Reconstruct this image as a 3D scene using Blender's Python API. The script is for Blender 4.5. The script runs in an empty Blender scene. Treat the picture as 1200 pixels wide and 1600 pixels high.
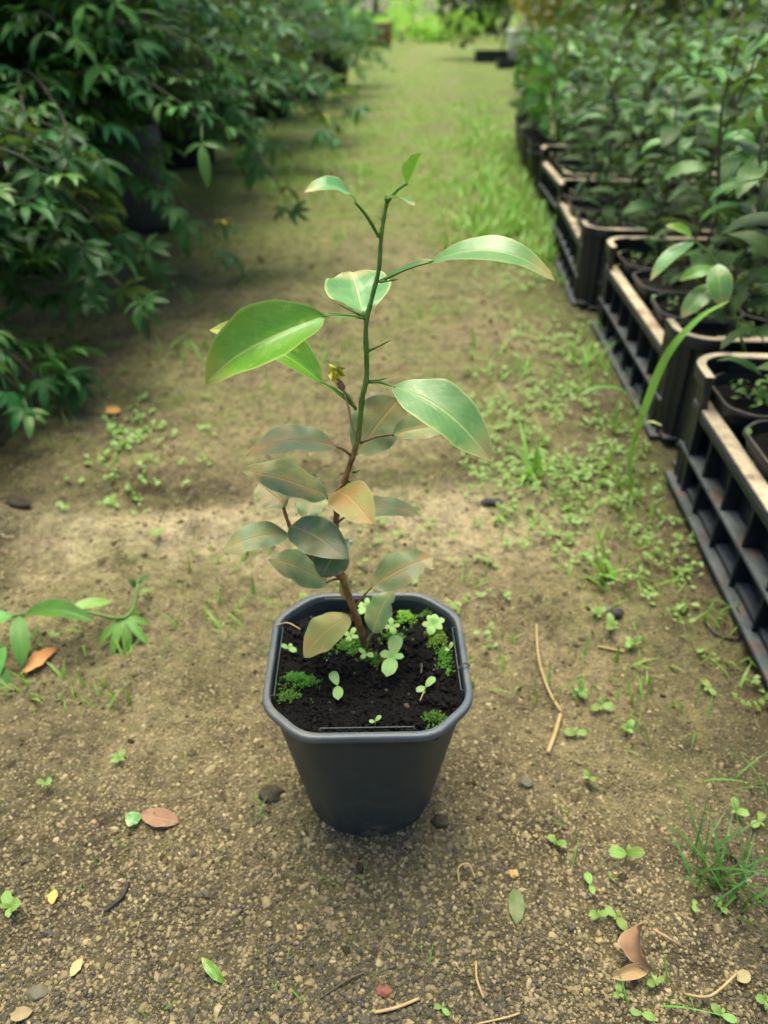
import bpy, math, random
import numpy as np
from mathutils import Vector, Matrix, Quaternion
R = math.radians
random.seed(7); rng = np.random.default_rng(7)
sc = bpy.context.scene
col = sc.collection

# ------------------------------------------------------------------ camera
CAM_H, PITCH, FPX = 0.4755, R(34.0), 1156.0          # FPX: focal length in pixels of a 1200 x 1600 frame
cam_d = bpy.data.cameras.new('camera'); cam = bpy.data.objects.new('camera', cam_d); col.objects.link(cam)
cam.location = (0, 0, CAM_H); cam.rotation_euler = (math.pi/2 - PITCH, 0, 0)
cam_d.sensor_fit = 'VERTICAL'; cam_d.sensor_height = 34.6; cam_d.sensor_width = 34.6
cam_d.lens = 34.6*FPX/1600; cam_d.clip_start = 0.01; cam_d.clip_end = 2000
cam_d.dof.use_dof = True; cam_d.dof.focus_distance = 0.40; cam_d.dof.aperture_fstop = 6.4
sc.camera = cam
# ------------------------------------------------------------------ world, sun, exposure
SUN_EL, SUN_AZ = 76, -14                            # soft overcast light from beyond the plant, a little to the left
w = bpy.data.worlds.new('World'); sc.world = w; w.use_nodes = True
nt = w.node_tree; nt.nodes.clear()
sky = nt.nodes.new('ShaderNodeTexSky'); sky.sky_type = 'NISHITA'; sky.sun_disc = False
sky.sun_elevation = R(SUN_EL); sky.sun_rotation = R(SUN_AZ); sky.air_density = 1.0; sky.dust_density = 2.5; sky.ozone_density = 0.5
bg = nt.nodes.new('ShaderNodeBackground'); bg.inputs[1].default_value = 0.055
wo = nt.nodes.new('ShaderNodeOutputWorld')
nt.links.new(sky.outputs[0], bg.inputs[0]); nt.links.new(bg.outputs[0], wo.inputs[0])
sd = bpy.data.lights.new('sun', 'SUN'); sd.energy = 1.5; sd.angle = R(42); sd.color = (1.0, 0.95, 0.75)
sun = bpy.data.objects.new('sun', sd); col.objects.link(sun)
sun.rotation_euler = (-R(90-SUN_EL), 0, R(-SUN_AZ))
sc.view_settings.view_transform = 'Standard'; sc.view_settings.look = 'None'
sc.view_settings.gamma = 1; sc.view_settings.exposure = 2.0; sc.view_settings.use_curve_mapping = False
sc.render.engine = 'CYCLES'; sc.cycles.use_denoising = True
sc.cycles.max_bounces = 5; sc.cycles.diffuse_bounces = 3; sc.cycles.glossy_bounces = 2; sc.cycles.transmission_bounces = 3
sc.cycles.adaptive_threshold = 0.03; sc.cycles.use_light_tree = False

# ------------------------------------------------------------------ measuring helpers
_F = np.array([0, math.cos(PITCH), -math.sin(PITCH)]); _U = np.array([0, math.sin(PITCH), math.cos(PITCH)])
def ray(px, py): return _F + np.array([(px-600)/FPX, 0, 0]) - _U*((py-800)/FPX)
def G(px, py, z=0.0):
    d = ray(px, py); t = (z-CAM_H)/d[2]; return np.array([0, 0, CAM_H]) + d*t
def P(px, py, Y):
    d = ray(px, py); return np.array([0, 0, CAM_H]) + d*(Y/d[1])

# ------------------------------------------------------------------ noise
def _h(ix, iy, s):
    n = (ix*374761393 + iy*668265263 + s*1274126177) & 0xffffffff
    n = ((n ^ (n >> 13))*1274126177) & 0xffffffff
    return ((n ^ (n >> 16)) & 0xffff)/65535.0
def vnoise(x, y, s=0):
    x = np.asarray(x, float); y = np.asarray(y, float)
    ix = np.floor(x).astype(np.int64); iy = np.floor(y).astype(np.int64); fx = x-ix; fy = y-iy
    fx = fx*fx*(3-2*fx); fy = fy*fy*(3-2*fy)
    a = _h(ix, iy, s); b = _h(ix+1, iy, s); c = _h(ix, iy+1, s); d = _h(ix+1, iy+1, s)
    return (a+(b-a)*fx)*(1-fy) + (c+(d-c)*fx)*fy - 0.5
def sstep(a, b, x):
    t = np.clip((np.asarray(x, float)-a)/(b-a), 0, 1); return t*t*(3-2*t)
POT = np.array([-0.0105, 0.345])
def gh(x, y):
    x = np.asarray(x, float); y = np.asarray(y, float)
    z = 0.018*vnoise(x*3+9, y*3+2, 1) + 0.011*vnoise(x*11, y*11, 2) + 0.0075*vnoise(x*34, y*34, 3) + 0.0036*vnoise(x*95, y*95, 4)
    c = 0.71 + 0.05*x + 0.03*np.sin(x*7)
    z = z + 0.014*np.exp(-((y-c)/0.035)**2)*(0.75+0.7*vnoise(x*8, y*2, 6))*sstep(0.26, 0.1, x) - 0.013*np.exp(-((y-c-0.075)/0.035)**2)*sstep(0.3, 0.1, x)
    r = np.hypot(x-POT[0], y-POT[1])
    k = 0.12 + 0.88*sstep(0.04, 0.17, r); lift = 0.0026*np.exp(-(r/0.062)**4)
    flat = sstep(-3, -1.5, y)
    crate = 0.15 + 0.85*sstep(0.36, 0.28, x - 0.064*y)
    return z*k*(0.3+0.7*flat)*crate + lift
def ghs(x, y): return float(gh(np.array([x]), np.array([y]))[0])

# ------------------------------------------------------------------ mesh helpers
def raw_mesh(name, v, f, mats=(), uv=None, smooth=True, attr=None):
    """v (n,3) array, f (m,k) int array, all faces of k corners"""
    v = np.asarray(v, np.float32); f = np.asarray(f, np.int32); k = f.shape[1]
    me = bpy.data.meshes.new(name)
    me.vertices.add(len(v)); me.vertices.foreach_set('co', v.ravel())
    me.loops.add(f.size); me.loops.foreach_set('vertex_index', f.ravel())
    me.polygons.add(len(f)); me.polygons.foreach_set('loop_start', np.arange(0, f.size, k, dtype=np.int32))
    me.polygons.foreach_set('use_smooth', np.full(len(f), smooth))
    if uv is not None:
        l = me.uv_layers.new(name='UVMap'); l.data.foreach_set('uv', np.asarray(uv, np.float32)[f.ravel()].ravel())
    if attr is not None:
        a = me.attributes.new('tint', 'FLOAT', 'POINT'); a.data.foreach_set('value', np.asarray(attr, np.float32))
    for m in mats: me.materials.append(m)
    me.update(calc_edges=True); me.validate()
    return me
class MB:
    def __init__(s): s.v = []; s.f = []
    def add(s, v, f):
        o = len(s.v); s.v += [tuple(p) for p in v]; s.f += [tuple(i+o for i in q) for q in f]; return s
    def box(s, a, b):
        (x0, y0, z0), (x1, y1, z1) = a, b
        return s.add([(x0,y0,z0),(x1,y0,z0),(x1,y1,z0),(x0,y1,z0),(x0,y0,z1),(x1,y0,z1),(x1,y1,z1),(x0,y1,z1)],
                     [(0,3,2,1),(4,5,6,7),(0,1,5,4),(1,2,6,5),(2,3,7,6),(3,0,4,7)])
    def tube(s, pts, rad, n=7, cap=True):
        pts = [Vector(p) for p in pts]
        if not hasattr(rad, '__len__'): rad = [rad]*len(pts)
        o = len(s.v); up = Vector((0.31, 0.2, 0.93))
        for i, p in enumerate(pts):
            t = (pts[min(i+1, len(pts)-1)]-pts[max(i-1, 0)]).normalized()
            a = t.cross(up)
            if a.length < 1e-3: a = t.cross(Vector((1, 0, 0)))
            a.normalize(); b = t.cross(a)
            for k in range(n):
                q = 2*math.pi*k/n; s.v.append(tuple(p+(a*math.cos(q)+b*math.sin(q))*rad[i]))
        for i in range(len(pts)-1):
            for k in range(n):
                s.f.append((o+i*n+k, o+i*n+(k+1) % n, o+(i+1)*n+(k+1) % n, o+(i+1)*n+k))
        if cap:
            s.f.append(tuple(o+k for k in range(n))[::-1]); s.f.append(tuple(o+(len(pts)-1)*n+k for k in range(n)))
        return s
    def mesh(s, name, mat, smooth=True):
        me = bpy.data.meshes.new(name); me.from_pydata(s.v, [], s.f); me.materials.append(mat)
        me.polygons.foreach_set('use_smooth', [smooth]*len(me.polygons)); me.update(); return me
def link(name, me, parent=None, loc=None, matrix=None):
    o = bpy.data.objects.new(name, me); col.objects.link(o)
    if parent is not None: o.parent = parent
    if matrix is not None: o.matrix_local = matrix
    elif loc is not None: o.location = loc
    return o
def tag(o, label, cat, group=None, kind=None):
    if label: o['label'] = label
    if cat: o['category'] = cat
    if group: o['group'] = group
    if kind: o['kind'] = kind
    return o
def thing(name, label, cat, loc=(0, 0, 0), group=None, rz=0):
    o = bpy.data.objects.new(name, None); col.objects.link(o); o.empty_display_size = 0.02
    o.location = loc; o.rotation_euler = (0, 0, rz); return tag(o, label, cat, group)
def bevel(o, w=0.002, n=2):
    m = o.modifiers.new('bevel', 'BEVEL'); m.width = w; m.segments = n; m.limit_method = 'ANGLE'; m.angle_limit = R(40); return o

# ------------------------------------------------------------------ materials
class NT:
    def __init__(s, name):
        s.m = bpy.data.materials.new(name); s.m.use_nodes = True; s.t = s.m.node_tree; s.t.nodes.clear()
        s.out = s.n('OutputMaterial'); s.b = s.n('BsdfPrincipled'); s.l(s.b.outputs[0], s.out.inputs[0])
    def n(s, typ, **kw):
        x = s.t.nodes.new('ShaderNode'+typ)
        for k, v in kw.items(): setattr(x, k, v)
        return x
    def l(s, a, b): s.t.links.new(a, b)
    def put(s, sock, val):
        if hasattr(val, 'is_linked') or isinstance(val, bpy.types.NodeSocket): s.l(val, sock)
        elif isinstance(val, (tuple, list)) and len(val) == 3 and sock.type == 'RGBA': sock.default_value = (*val, 1)
        else: sock.default_value = val
    def coord(s, which='Object'): return s.n('TexCoord').outputs[which]
    def noise(s, vec, scale, detail=4, rough=0.55, dist=0.0):
        x = s.n('TexNoise'); s.put(x.inputs['Vector'], vec); x.inputs['Scale'].default_value = scale
        x.inputs['Detail'].default_value = detail; x.inputs['Roughness'].default_value = rough; x.inputs['Distortion'].default_value = dist
        return x.outputs[0]
    def voronoi(s, vec, scale, feature='F1'):
        x = s.n('TexVoronoi', feature=feature); s.put(x.inputs['Vector'], vec); x.inputs['Scale'].default_value = scale; return x
    def ramp(s, fac, stops, interp='LINEAR'):
        x = s.n('ValToRGB'); s.put(x.inputs[0], fac); e = x.color_ramp.elements; x.color_ramp.interpolation = interp
        while len(e) > 1: e.remove(e[-1])
        e[0].position = stops[0][0]; e[0].color = (*_c(stops[0][1]), 1)
        for p, c in stops[1:]:
            q = e.new(p); q.color = (*_c(c), 1)
        return x.outputs[0]
    def mix(s, fac, a, b, mode='MIX'):
        x = s.n('Mix', data_type='RGBA', blend_type=mode); s.put(x.inputs[0], fac); s.put(x.inputs[6], a); s.put(x.inputs[7], b); return x.outputs[2]
    def math(s, op, a, b=0.0, c=None):
        x = s.n('Math', operation=op); s.put(x.inputs[0], a); s.put(x.inputs[1], b)
        if c is not None: s.put(x.inputs[2], c)
        return x.outputs[0]
    def bump(s, h, strength, dist):
        x = s.n('Bump'); s.put(x.inputs['Height'], h); x.inputs['Strength'].default_value = strength; x.inputs['Distance'].default_value = dist
        s.l(x.outputs[0], s.b.inputs['Normal']); return x.outputs[0]
    def set(s, **kw):
        for k, v in kw.items(): s.put(s.b.inputs[k.replace('_', ' ')], v)
        return s.m
def _c(c): return (c, c, c) if not hasattr(c, '__len__') else c

def leaf_mat(name, base, base2, rib, dust=None, dust_amt=0.0, rough=0.36, trans=0.22, rand=0.25, spec=0.5, under=None, tipc=None, edgec=None):
    k = 1.38; base, base2, rib, dust, tipc, edgec = (None if q is None else tuple(min(0.75, x*k) for x in q) for q in (base, base2, rib, dust, tipc, edgec))
    m = NT(name); uvn = m.n('UVMap'); sep = m.n('SeparateXYZ'); m.l(uvn.outputs[0], sep.inputs[0]); u, v = sep.outputs[0], sep.outputs[1]
    oi = m.n('ObjectInfo'); geo = m.n('NewGeometry'); obj = m.coord('Object')
    off = m.n('VectorMath', operation='ADD'); m.l(obj, off.inputs[0])
    comb = m.n('CombineXYZ'); m.l(m.math('MULTIPLY', oi.outputs['Random'], 31.0), comb.inputs[0]); m.l(comb.outputs[0], off.inputs[1])
    vec = off.outputs[0]
    c = m.mix(m.ramp(m.noise(vec, 45, 3), [(0.35, 0.0), (0.65, 1.0)]), base, base2)
    c = m.mix(m.math('MULTIPLY', m.ramp(m.noise(vec, 130, 4, 0.6), [(0.60, 0.0), (0.70, 1.0)]), 0.35), c, rib)
    # side veins: chevrons running from the midrib
    au = m.math('ABSOLUTE', m.math('SUBTRACT', u, 0.5))
    ph = m.math('ADD', m.math('MULTIPLY', v, 62.0), m.math('MULTIPLY', au, -46.0))
    vein = m.math('POWER', m.math('ABSOLUTE', m.math('SINE', m.math('MULTIPLY', ph, 0.5))), 12.0)
    c = m.mix(m.math('MULTIPLY', vein, 0.06), c, rib)
    if dust is not None:
        d1 = m.ramp(m.noise(vec, 55, 6, 0.68, 0.6), [(0.48, 0.0), (0.60, 1.0)])
        nearrib = m.math('MAXIMUM', m.math('SUBTRACT', 1.0, m.math('MULTIPLY', au, 5.0)), 0.0)
        dd = m.math('MULTIPLY', m.math('ADD', m.math('MULTIPLY', d1, 0.8), m.math('ADD', m.math('MULTIPLY', nearrib, 0.42), m.ramp(v, [(0.70, 0.0), (0.90, 0.40), (1.0, 0.1)]))), dust_amt)
        c = m.mix(m.math('MINIMUM', dd, 0.9), c, dust)
    if tipc is not None:
        t = m.math('MULTIPLY', m.ramp(v, [(0.74, 0.0), (0.98, 1.0)]), 0.8); c = m.mix(t, c, tipc)
    ribm = m.ramp(au, [(0.012, 1.0), (0.035, 0.0)]); c = m.mix(m.math('MULTIPLY', ribm, 0.5), c, rib)
    edge = m.ramp(au, [(0.445, 0.0), (0.49, 1.0)]); c = m.mix(m.math('MULTIPLY', edge, 0.6), c, edgec or rib)
    if under is None: under = tuple(min(1, x*1.25+0.02) for x in base)
    c = m.mix(m.math('MULTIPLY', geo.outputs['Backfacing'], 0.75), c, under)
    hsv = m.n('HueSaturation'); m.l(c, hsv.inputs['Color']); m.l(m.math('ADD', 1-rand, m.math('MULTIPLY', oi.outputs['Random'], 2*rand)), hsv.inputs['Value'])
    m.l(m.math('ADD', 0.485, m.math('MULTIPLY', oi.outputs['Random'], 0.03)), hsv.inputs['Hue'])
    c = hsv.outputs[0]
    h = m.math('ADD', m.math('MULTIPLY', ribm, -0.6), m.math('ADD', m.math('MULTIPLY', vein, -0.05), m.math('MULTIPLY', m.noise(vec, 220, 3), 0.35)))
    nrm = m.bump(h, 0.35, 0.0012)
    m.set(Base_Color=c, Roughness=m.math('ADD', rough-0.08, m.math('MULTIPLY', m.noise(vec, 90, 3), 0.2)))
    m.b.inputs['Specular IOR Level'].default_value = spec
    tr = m.n('BsdfTranslucent'); m.l(m.mix(0.5, c, (0.30, 0.42, 0.06)), tr.inputs[0]); m.l(nrm, tr.inputs['Normal'])
    mx = m.n('MixShader'); mx.inputs[0].default_value = trans; m.l(m.b.outputs[0], mx.inputs[1]); m.l(tr.outputs[0], mx.inputs[2]); m.l(mx.outputs[0], m.out.inputs[0])
    return m.m
def bark_mat(name, a, b, scale=160, rough=0.6):
    m = NT(name); o = m.coord('Object'); n = m.noise(o, scale, 5)
    m.bump(n, 0.4, 0.001); return m.set(Base_Color=m.mix(m.ramp(n, [(0.35, 0.0), (0.65, 1.0)]), a, b), Roughness=rough)
def plastic_mat(name, base, dust, amt, rough=0.45, scale=14, mud=0.0):
    """dark plastic; dry dust lies on the faces that point up and in blotches"""
    m = NT(name); o = m.coord('Object'); g = m.n('NewGeometry'); sp = m.n('SeparateXYZ'); m.l(g.outputs['Normal'], sp.inputs[0])
    up = m.ramp(sp.outputs[2], [(0.6, 0.0), (0.95, 1.0)]); n1 = m.noise(o, scale, 5, 0.6); n2 = m.noise(o, scale*7, 4, 0.65)
    blot = m.ramp(m.math('ADD', m.math('MULTIPLY', n1, 0.6), m.math('MULTIPLY', n2, 0.4)), [(0.40, 0.0), (0.62, 1.0)])
    f = m.math('MINIMUM', m.math('ADD', m.math('MULTIPLY', m.math('MULTIPLY', up, amt), m.math('ADD', 0.45, m.math('MULTIPLY', blot, 0.7))), m.math('MULTIPLY', blot, 0.025)), 1.0)
    rust = m.ramp(m.noise(o, scale*1.7, 4), [(0.56, 0.0), (0.66, 1.0)])
    dc = m.mix(m.math('MULTIPLY', rust, 0.6), dust, (0.30, 0.13, 0.05))
    if mud:
        so = m.n('SeparateXYZ'); m.l(o, so.inputs[0]); low = m.ramp(m.math('MULTIPLY', so.outputs[2], 8.0), [(0.0, 1.0), (0.30, 0.25), (1.0, 0.12)])
        spl = m.math('MAXIMUM', m.ramp(m.noise(o, 75, 5, 0.7), [(0.54, 0.0), (0.66, 1.0)]), m.math('MULTIPLY', m.ramp(m.noise(o, 210, 3, 0.6), [(0.60, 0.0), (0.66, 1.0)]), 0.8))
        f = m.math('MINIMUM', m.math('ADD', f, m.math('MULTIPLY', m.math('MULTIPLY', spl, low), mud)), 1.0)
    m.bump(n2, 0.12, 0.001)
    return m.set(Base_Color=m.mix(f, base, dc), Roughness=m.math('ADD', rough, m.math('MULTIPLY', f, 0.4)))

M = {}
# ground: sand, grit and damp earth
def ground_mat():
    m = NT('sand_and_grit'); o = m.coord('Object')
    big = m.noise(o, 2.2, 5, 0.55, 0.6); mid = m.noise(o, 9, 5, 0.6, 0.5); fine = m.noise(o, 60, 5, 0.7)
    v1 = m.voronoi(o, 420); v2 = m.voronoi(o, 1000)
    grain = m.ramp(m.noise(v1.outputs['Position'], 900, 1), [(0.28, (0.055, 0.048, 0.028)), (0.40, (0.15, 0.122, 0.064)), (0.52, (0.28, 0.23, 0.12)), (0.62, (0.22, 0.185, 0.105)), (0.72, (0.42, 0.35, 0.22))])
    sand = m.mix(m.ramp(mid, [(0.35, 0.0), (0.65, 1.0)]), (0.158, 0.126, 0.060), (0.285, 0.233, 0.124))
    c = m.mix(0.42, sand, grain)
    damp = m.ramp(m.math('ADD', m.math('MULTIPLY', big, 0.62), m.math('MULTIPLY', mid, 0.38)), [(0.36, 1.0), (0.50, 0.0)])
    sp = m.n('SeparateXYZ'); m.l(o, sp.inputs[0]); X, Y = sp.outputs[0], sp.outputs[1]
    wob = m.math('MULTIPLY', m.math('SUBTRACT', mid, 0.5), 0.16)
    yb = m.math('ADD', m.math('SUBTRACT', Y, m.math('MULTIPLY', X, 0.05)), wob)
    band = m.math('MULTIPLY', m.ramp(m.math('ABSOLUTE', m.math('SUBTRACT', yb, 0.675)), [(0.03, 1.0), (0.09, 0.0)]), m.ramp(m.math('ADD', X, 0.5), [(0.62, 1.0), (0.80, 0.25)]))
    c = m.mix(m.math('MULTIPLY', band, 0.9), c, m.mix(0.3, (0.50, 0.42, 0.26), grain))       # bank of dry pale sand across the path
    rut = m.math('MULTIPLY', m.ramp(m.math('ABSOLUTE', m.math('SUBTRACT', yb, 0.785)), [(0.01, 1.0), (0.05, 0.0)]), m.ramp(mid, [(0.34, 0.25), (0.52, 1.0)]))
    row = m.math('ADD', m.math('SUBTRACT', X, m.math('MULTIPLY', Y, 0.064)), wob)
    edge = m.math('MAXIMUM', m.ramp(m.math('ADD', row, 0.5), [(0.66, 0.0), (0.76, 1.0)]), m.ramp(m.math('ADD', row, 1.0), [(0.46, 1.0), (0.62, 0.0)]))
    near_dark = m.ramp(yb, [(0.22, 1.0), (0.50, 0.0)])  # darkens the ground colour towards the camera end
    damp = m.math('MINIMUM', m.math('ADD', m.math('MULTIPLY', damp, 0.62), m.math('MAXIMUM', m.math('MULTIPLY', edge, 0.65), m.math('MAXIMUM', m.math('MULTIPLY', rut, 0.85), m.math('MULTIPLY', near_dark, 0.80)))), 0.85)  # damp patches, row edges and rut, joined with the darker near end
    c = m.mix(damp, c, (0.070, 0.054, 0.027))  # damp patches, row edges and rut, plus the darker near end
    # film of algae and moss over the far, grassy length of the path
    far = m.ramp(m.math('DIVIDE', sp.outputs[1], 10.0), [(0.10, 0.0), (0.26, 1.0)])
    moss = m.ramp(m.noise(o, 3.1, 5, 0.6, 0.8), [(0.38, 0.0), (0.56, 1.0)])
    near = m.math('MULTIPLY', m.math('MULTIPLY', m.ramp(m.noise(o, 6.0, 6, 0.66, 0.5), [(0.42, 0.0), (0.62, 1.0)]), m.ramp(m.noise(o, 70, 4, 0.6), [(0.4, 0.2), (0.6, 1.0)])), m.ramp(Y, [(0.45, 0.25), (0.95, 0.75)]))
    mf = m.math('MAXIMUM', m.math('MULTIPLY', far, m.math('ADD', 0.30, m.math('MULTIPLY', moss, 0.65))), near)
    c = m.mix(mf, c, (0.150, 0.225, 0.030))
    specks = m.math('MAXIMUM', m.ramp(m.noise(o, 24, 5, 0.65), [(0.56, 0.0), (0.68, 1.0)]), m.math('MULTIPLY', m.ramp(m.noise(o, 75, 4, 0.65), [(0.56, 0.0), (0.66, 1.0)]), 0.7))
    c = m.mix(m.math('MULTIPLY', specks, 0.72), c, (0.062, 0.049, 0.022))
    tex = m.ramp(m.math('ADD', m.math('MULTIPLY', m.noise(o, 105, 5, 0.7), 0.65), m.math('MULTIPLY', m.noise(o, 38, 4, 0.6), 0.35)), [(0.36, (0.52, 0.50, 0.46)), (0.50, (1.18, 1.14, 1.06)), (0.64, (1.75, 1.68, 1.55))])
    c = m.mix(1.0, c, tex, 'MULTIPLY')
    h = m.math('ADD', m.math('MULTIPLY', v1.outputs['Distance'], -1.0), m.math('ADD', m.math('MULTIPLY', v2.outputs['Distance'], -0.5), m.math('ADD', m.math('MULTIPLY', fine, 1.6), m.math('MULTIPLY', m.noise(o, 105, 5, 0.7), 2.2))))
    m.bump(h, 1.0, 0.003)
    return m.set(Base_Color=c, Roughness=0.92)
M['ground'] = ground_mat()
def tint_mat(name, stops, rough=0.85, bscale=700, btw=0.3, spec=0.3, grain_amt=0.8):
    m = NT(name); a = m.n('Attribute', attribute_name='tint'); o = m.coord('Object')
    c = m.ramp(a.outputs['Fac'], stops); n = m.noise(o, bscale, 3)
    c = m.mix(m.math('MAXIMUM', m.math('MULTIPLY', m.math('SUBTRACT', n, 0.5), grain_amt), 0.0), c, (0.5, 0.42, 0.24)); m.bump(n, btw, 0.0006)
    m.b.inputs['Specular IOR Level'].default_value = spec
    return m.set(Base_Color=c, Roughness=rough)
M['grit'] = tint_mat('grit_stones', [(0.0, (0.062, 0.055, 0.042)), (0.10, (0.13, 0.105, 0.062)), (0.35, (0.235, 0.185, 0.092)), (0.6, (0.345, 0.275, 0.140)), (0.82, (0.43, 0.35, 0.20)), (0.9, (0.34, 0.19, 0.09)), (0.96, (0.26, 0.265, 0.25)), (1.0, (0.50, 0.44, 0.31))])
M['crumb'] = tint_mat('peat_crumbs', [(0.0, (0.004, 0.0035, 0.003)), (0.7, (0.009, 0.0075, 0.006)), (0.93, (0.012, 0.010, 0.008)), (1.0, (0.12, 0.08, 0.045))], 0.85, spec=0.2, grain_amt=0.0)
M['clod'] = tint_mat('earth_clods', [(0.0, (0.040, 0.032, 0.017)), (0.5, (0.13, 0.103, 0.053)), (1.0, (0.27, 0.22, 0.12))], 0.95, 260, 0.8, 0.1, 0.3)
def soil_mat():
    m = NT('black_peat'); o = m.coord('Object'); n = m.noise(o, 120, 6, 0.7); n2 = m.noise(o, 500, 4, 0.7)
    m.bump(m.math('ADD', n, m.math('MULTIPLY', n2, 0.4)), 1.0, 0.004)
    return m.set(Base_Color=m.ramp(n, [(0.3, (0.004, 0.0038, 0.0035)), (0.7, (0.013, 0.0105, 0.008))]), Roughness=0.88, Specular_IOR_Level=0.2)
M['soil'] = soil_mat()
M['pot'] = plastic_mat('dark_grey_pot_plastic', (0.021, 0.034, 0.039), (0.15, 0.13, 0.08), 0.2, 0.46, 18, 0.75)
M['pot_black'] = plastic_mat('black_pot_plastic', (0.0055, 0.0090, 0.0145), (0.16, 0.14, 0.10), 0.5, 0.42, 18)
M['crate'] = plastic_mat('dusty_crate_plastic', (0.0055, 0.0095, 0.0150), (0.56, 0.46, 0.30), 1.1, 0.42, 9)
M['crate_side'] = plastic_mat('grey_crate_plastic', (0.0055, 0.0095, 0.0155), (0.13, 0.145, 0.138), 0.85, 0.42, 22)
M['fresh'] = leaf_mat('fresh_citrus_leaf', (0.060, 0.185, 0.012), (0.105, 0.25, 0.022), (0.32, 0.42, 0.09), rough=0.30, trans=0.26, rand=0.08, tipc=(0.36, 0.34, 0.07))
M['pale'] = leaf_mat('pale_citrus_leaf', (0.070, 0.205, 0.042), (0.105, 0.250, 0.066), (0.42, 0.46, 0.15), rough=0.34, trans=0.24, rand=0.06, spec=0.7, tipc=(0.42, 0.30, 0.10))
M['bitten'] = leaf_mat('bitten_citrus_leaf', (0.20, 0.30, 0.10), (0.30, 0.38, 0.15), (0.48, 0.46, 0.18), dust=(0.42, 0.30, 0.12), dust_amt=0.5, rough=0.4, trans=0.3, rand=0.05)
M['young'] = leaf_mat('young_citrus_leaf', (0.17, 0.33, 0.015), (0.22, 0.38, 0.02), (0.34, 0.45, 0.06), rough=0.32, trans=0.35, rand=0.06)
M['dusty'] = leaf_mat('dusty_citrus_leaf', (0.105, 0.158, 0.060), (0.165, 0.218, 0.098), (0.36, 0.22, 0.07), dust=(0.37, 0.215, 0.065), dust_amt=0.60, rough=0.42, trans=0.20, rand=0.14, spec=0.42, edgec=(0.17, 0.27, 0.13))
M['dusty_clean'] = leaf_mat('lightly_dusted_citrus_leaf', (0.105, 0.158, 0.060), (0.165, 0.218, 0.098), (0.36, 0.22, 0.07), dust=(0.37, 0.215, 0.065), dust_amt=0.36, rough=0.42, trans=0.20, rand=0.14, spec=0.42, edgec=(0.17, 0.27, 0.13))
M['dark'] = leaf_mat('dark_citrus_leaf', (0.030, 0.078, 0.026), (0.055, 0.11, 0.036), (0.22, 0.21, 0.08), dust=(0.18, 0.12, 0.06), dust_amt=0.45, rough=0.38, trans=0.10, rand=0.08)
M['brown'] = leaf_mat('yellowed_citrus_leaf', (0.24, 0.25, 0.055), (0.32, 0.28, 0.07), (0.45, 0.38, 0.12), dust=(0.38, 0.19, 0.055), dust_amt=0.80, rough=0.5, trans=0.18, rand=0.06, edgec=(0.26, 0.34, 0.14))
M['crateleaf'] = leaf_mat('dusty_nursery_leaf', (0.022, 0.068, 0.015), (0.048, 0.108, 0.028), (0.10, 0.13, 0.04), dust=(0.13, 0.11, 0.055), dust_amt=0.25, rough=0.40, trans=0.20, rand=0.6, spec=0.18)
M['crateleaf2'] = leaf_mat('green_nursery_leaf', (0.045, 0.150, 0.016), (0.085, 0.21, 0.025), (0.18, 0.26, 0.08), rough=0.34, trans=0.22, rand=0.3)
M['palmate'] = leaf_mat('dark_palmate_leaf', (0.014, 0.078, 0.018), (0.030, 0.125, 0.030), (0.07, 0.17, 0.04), rough=0.40, trans=0.25, rand=0.6, spec=0.18)
M['palmate2'] = leaf_mat('light_palmate_leaf', (0.055, 0.185, 0.028), (0.085, 0.235, 0.035), (0.15, 0.28, 0.06), rough=0.40, trans=0.28, rand=0.35, spec=0.4)
M['weed'] = leaf_mat('weed_leaf', (0.135, 0.25, 0.040), (0.20, 0.32, 0.075), (0.32, 0.44, 0.14), rough=0.45, trans=0.3, rand=0.22)
M['grass'] = leaf_mat('grass_blade', (0.065, 0.19, 0.020), (0.11, 0.25, 0.03), (0.20, 0.32, 0.07), rough=0.42, trans=0.3, rand=0.3)
M['grass_dark'] = leaf_mat('dark_grass_blade', (0.030, 0.105, 0.010), (0.055, 0.15, 0.015), (0.12, 0.20, 0.04), rough=0.42, trans=0.25, rand=0.3)
M['grass_light'] = leaf_mat('light_grass_blade', (0.13, 0.28, 0.03), (0.18, 0.34, 0.05), (0.25, 0.38, 0.08), rough=0.45, trans=0.3, rand=0.3)
M['moss'] = leaf_mat('moss', (0.055, 0.16, 0.012), (0.10, 0.24, 0.02), (0.16, 0.30, 0.03), rough=0.6, trans=0.3, rand=0.3)
M['moss_light'] = leaf_mat('light_moss', (0.16, 0.32, 0.03), (0.22, 0.40, 0.05), (0.26, 0.42, 0.06), rough=0.6, trans=0.3, rand=0.2)
M['lime'] = leaf_mat('lime_shrub_leaf', (0.26, 0.46, 0.05), (0.36, 0.56, 0.09), (0.3, 0.5, 0.1), rough=0.5, trans=0.35, rand=0.35)
M['yellow'] = leaf_mat('yellow_shrub_leaf', (0.48, 0.40, 0.03), (0.30, 0.30, 0.03), (0.4, 0.36, 0.06), rough=0.5, trans=0.3, rand=0.4)
M['olive'] = leaf_mat('olive_shrub_leaf', (0.060, 0.085, 0.022), (0.095, 0.11, 0.03), (0.15, 0.16, 0.06), rough=0.5, trans=0.2, rand=0.4)
M['dry'] = leaf_mat('dry_leaf', (0.20, 0.115, 0.055), (0.28, 0.17, 0.085), (0.34, 0.24, 0.14), rough=0.75, trans=0.08, rand=0.15)
M['scrap'] = leaf_mat('tan_leaf_scrap', (0.24, 0.19, 0.085), (0.30, 0.24, 0.11), (0.3, 0.24, 0.12), rough=0.75, trans=0.08, rand=0.15)
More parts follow.
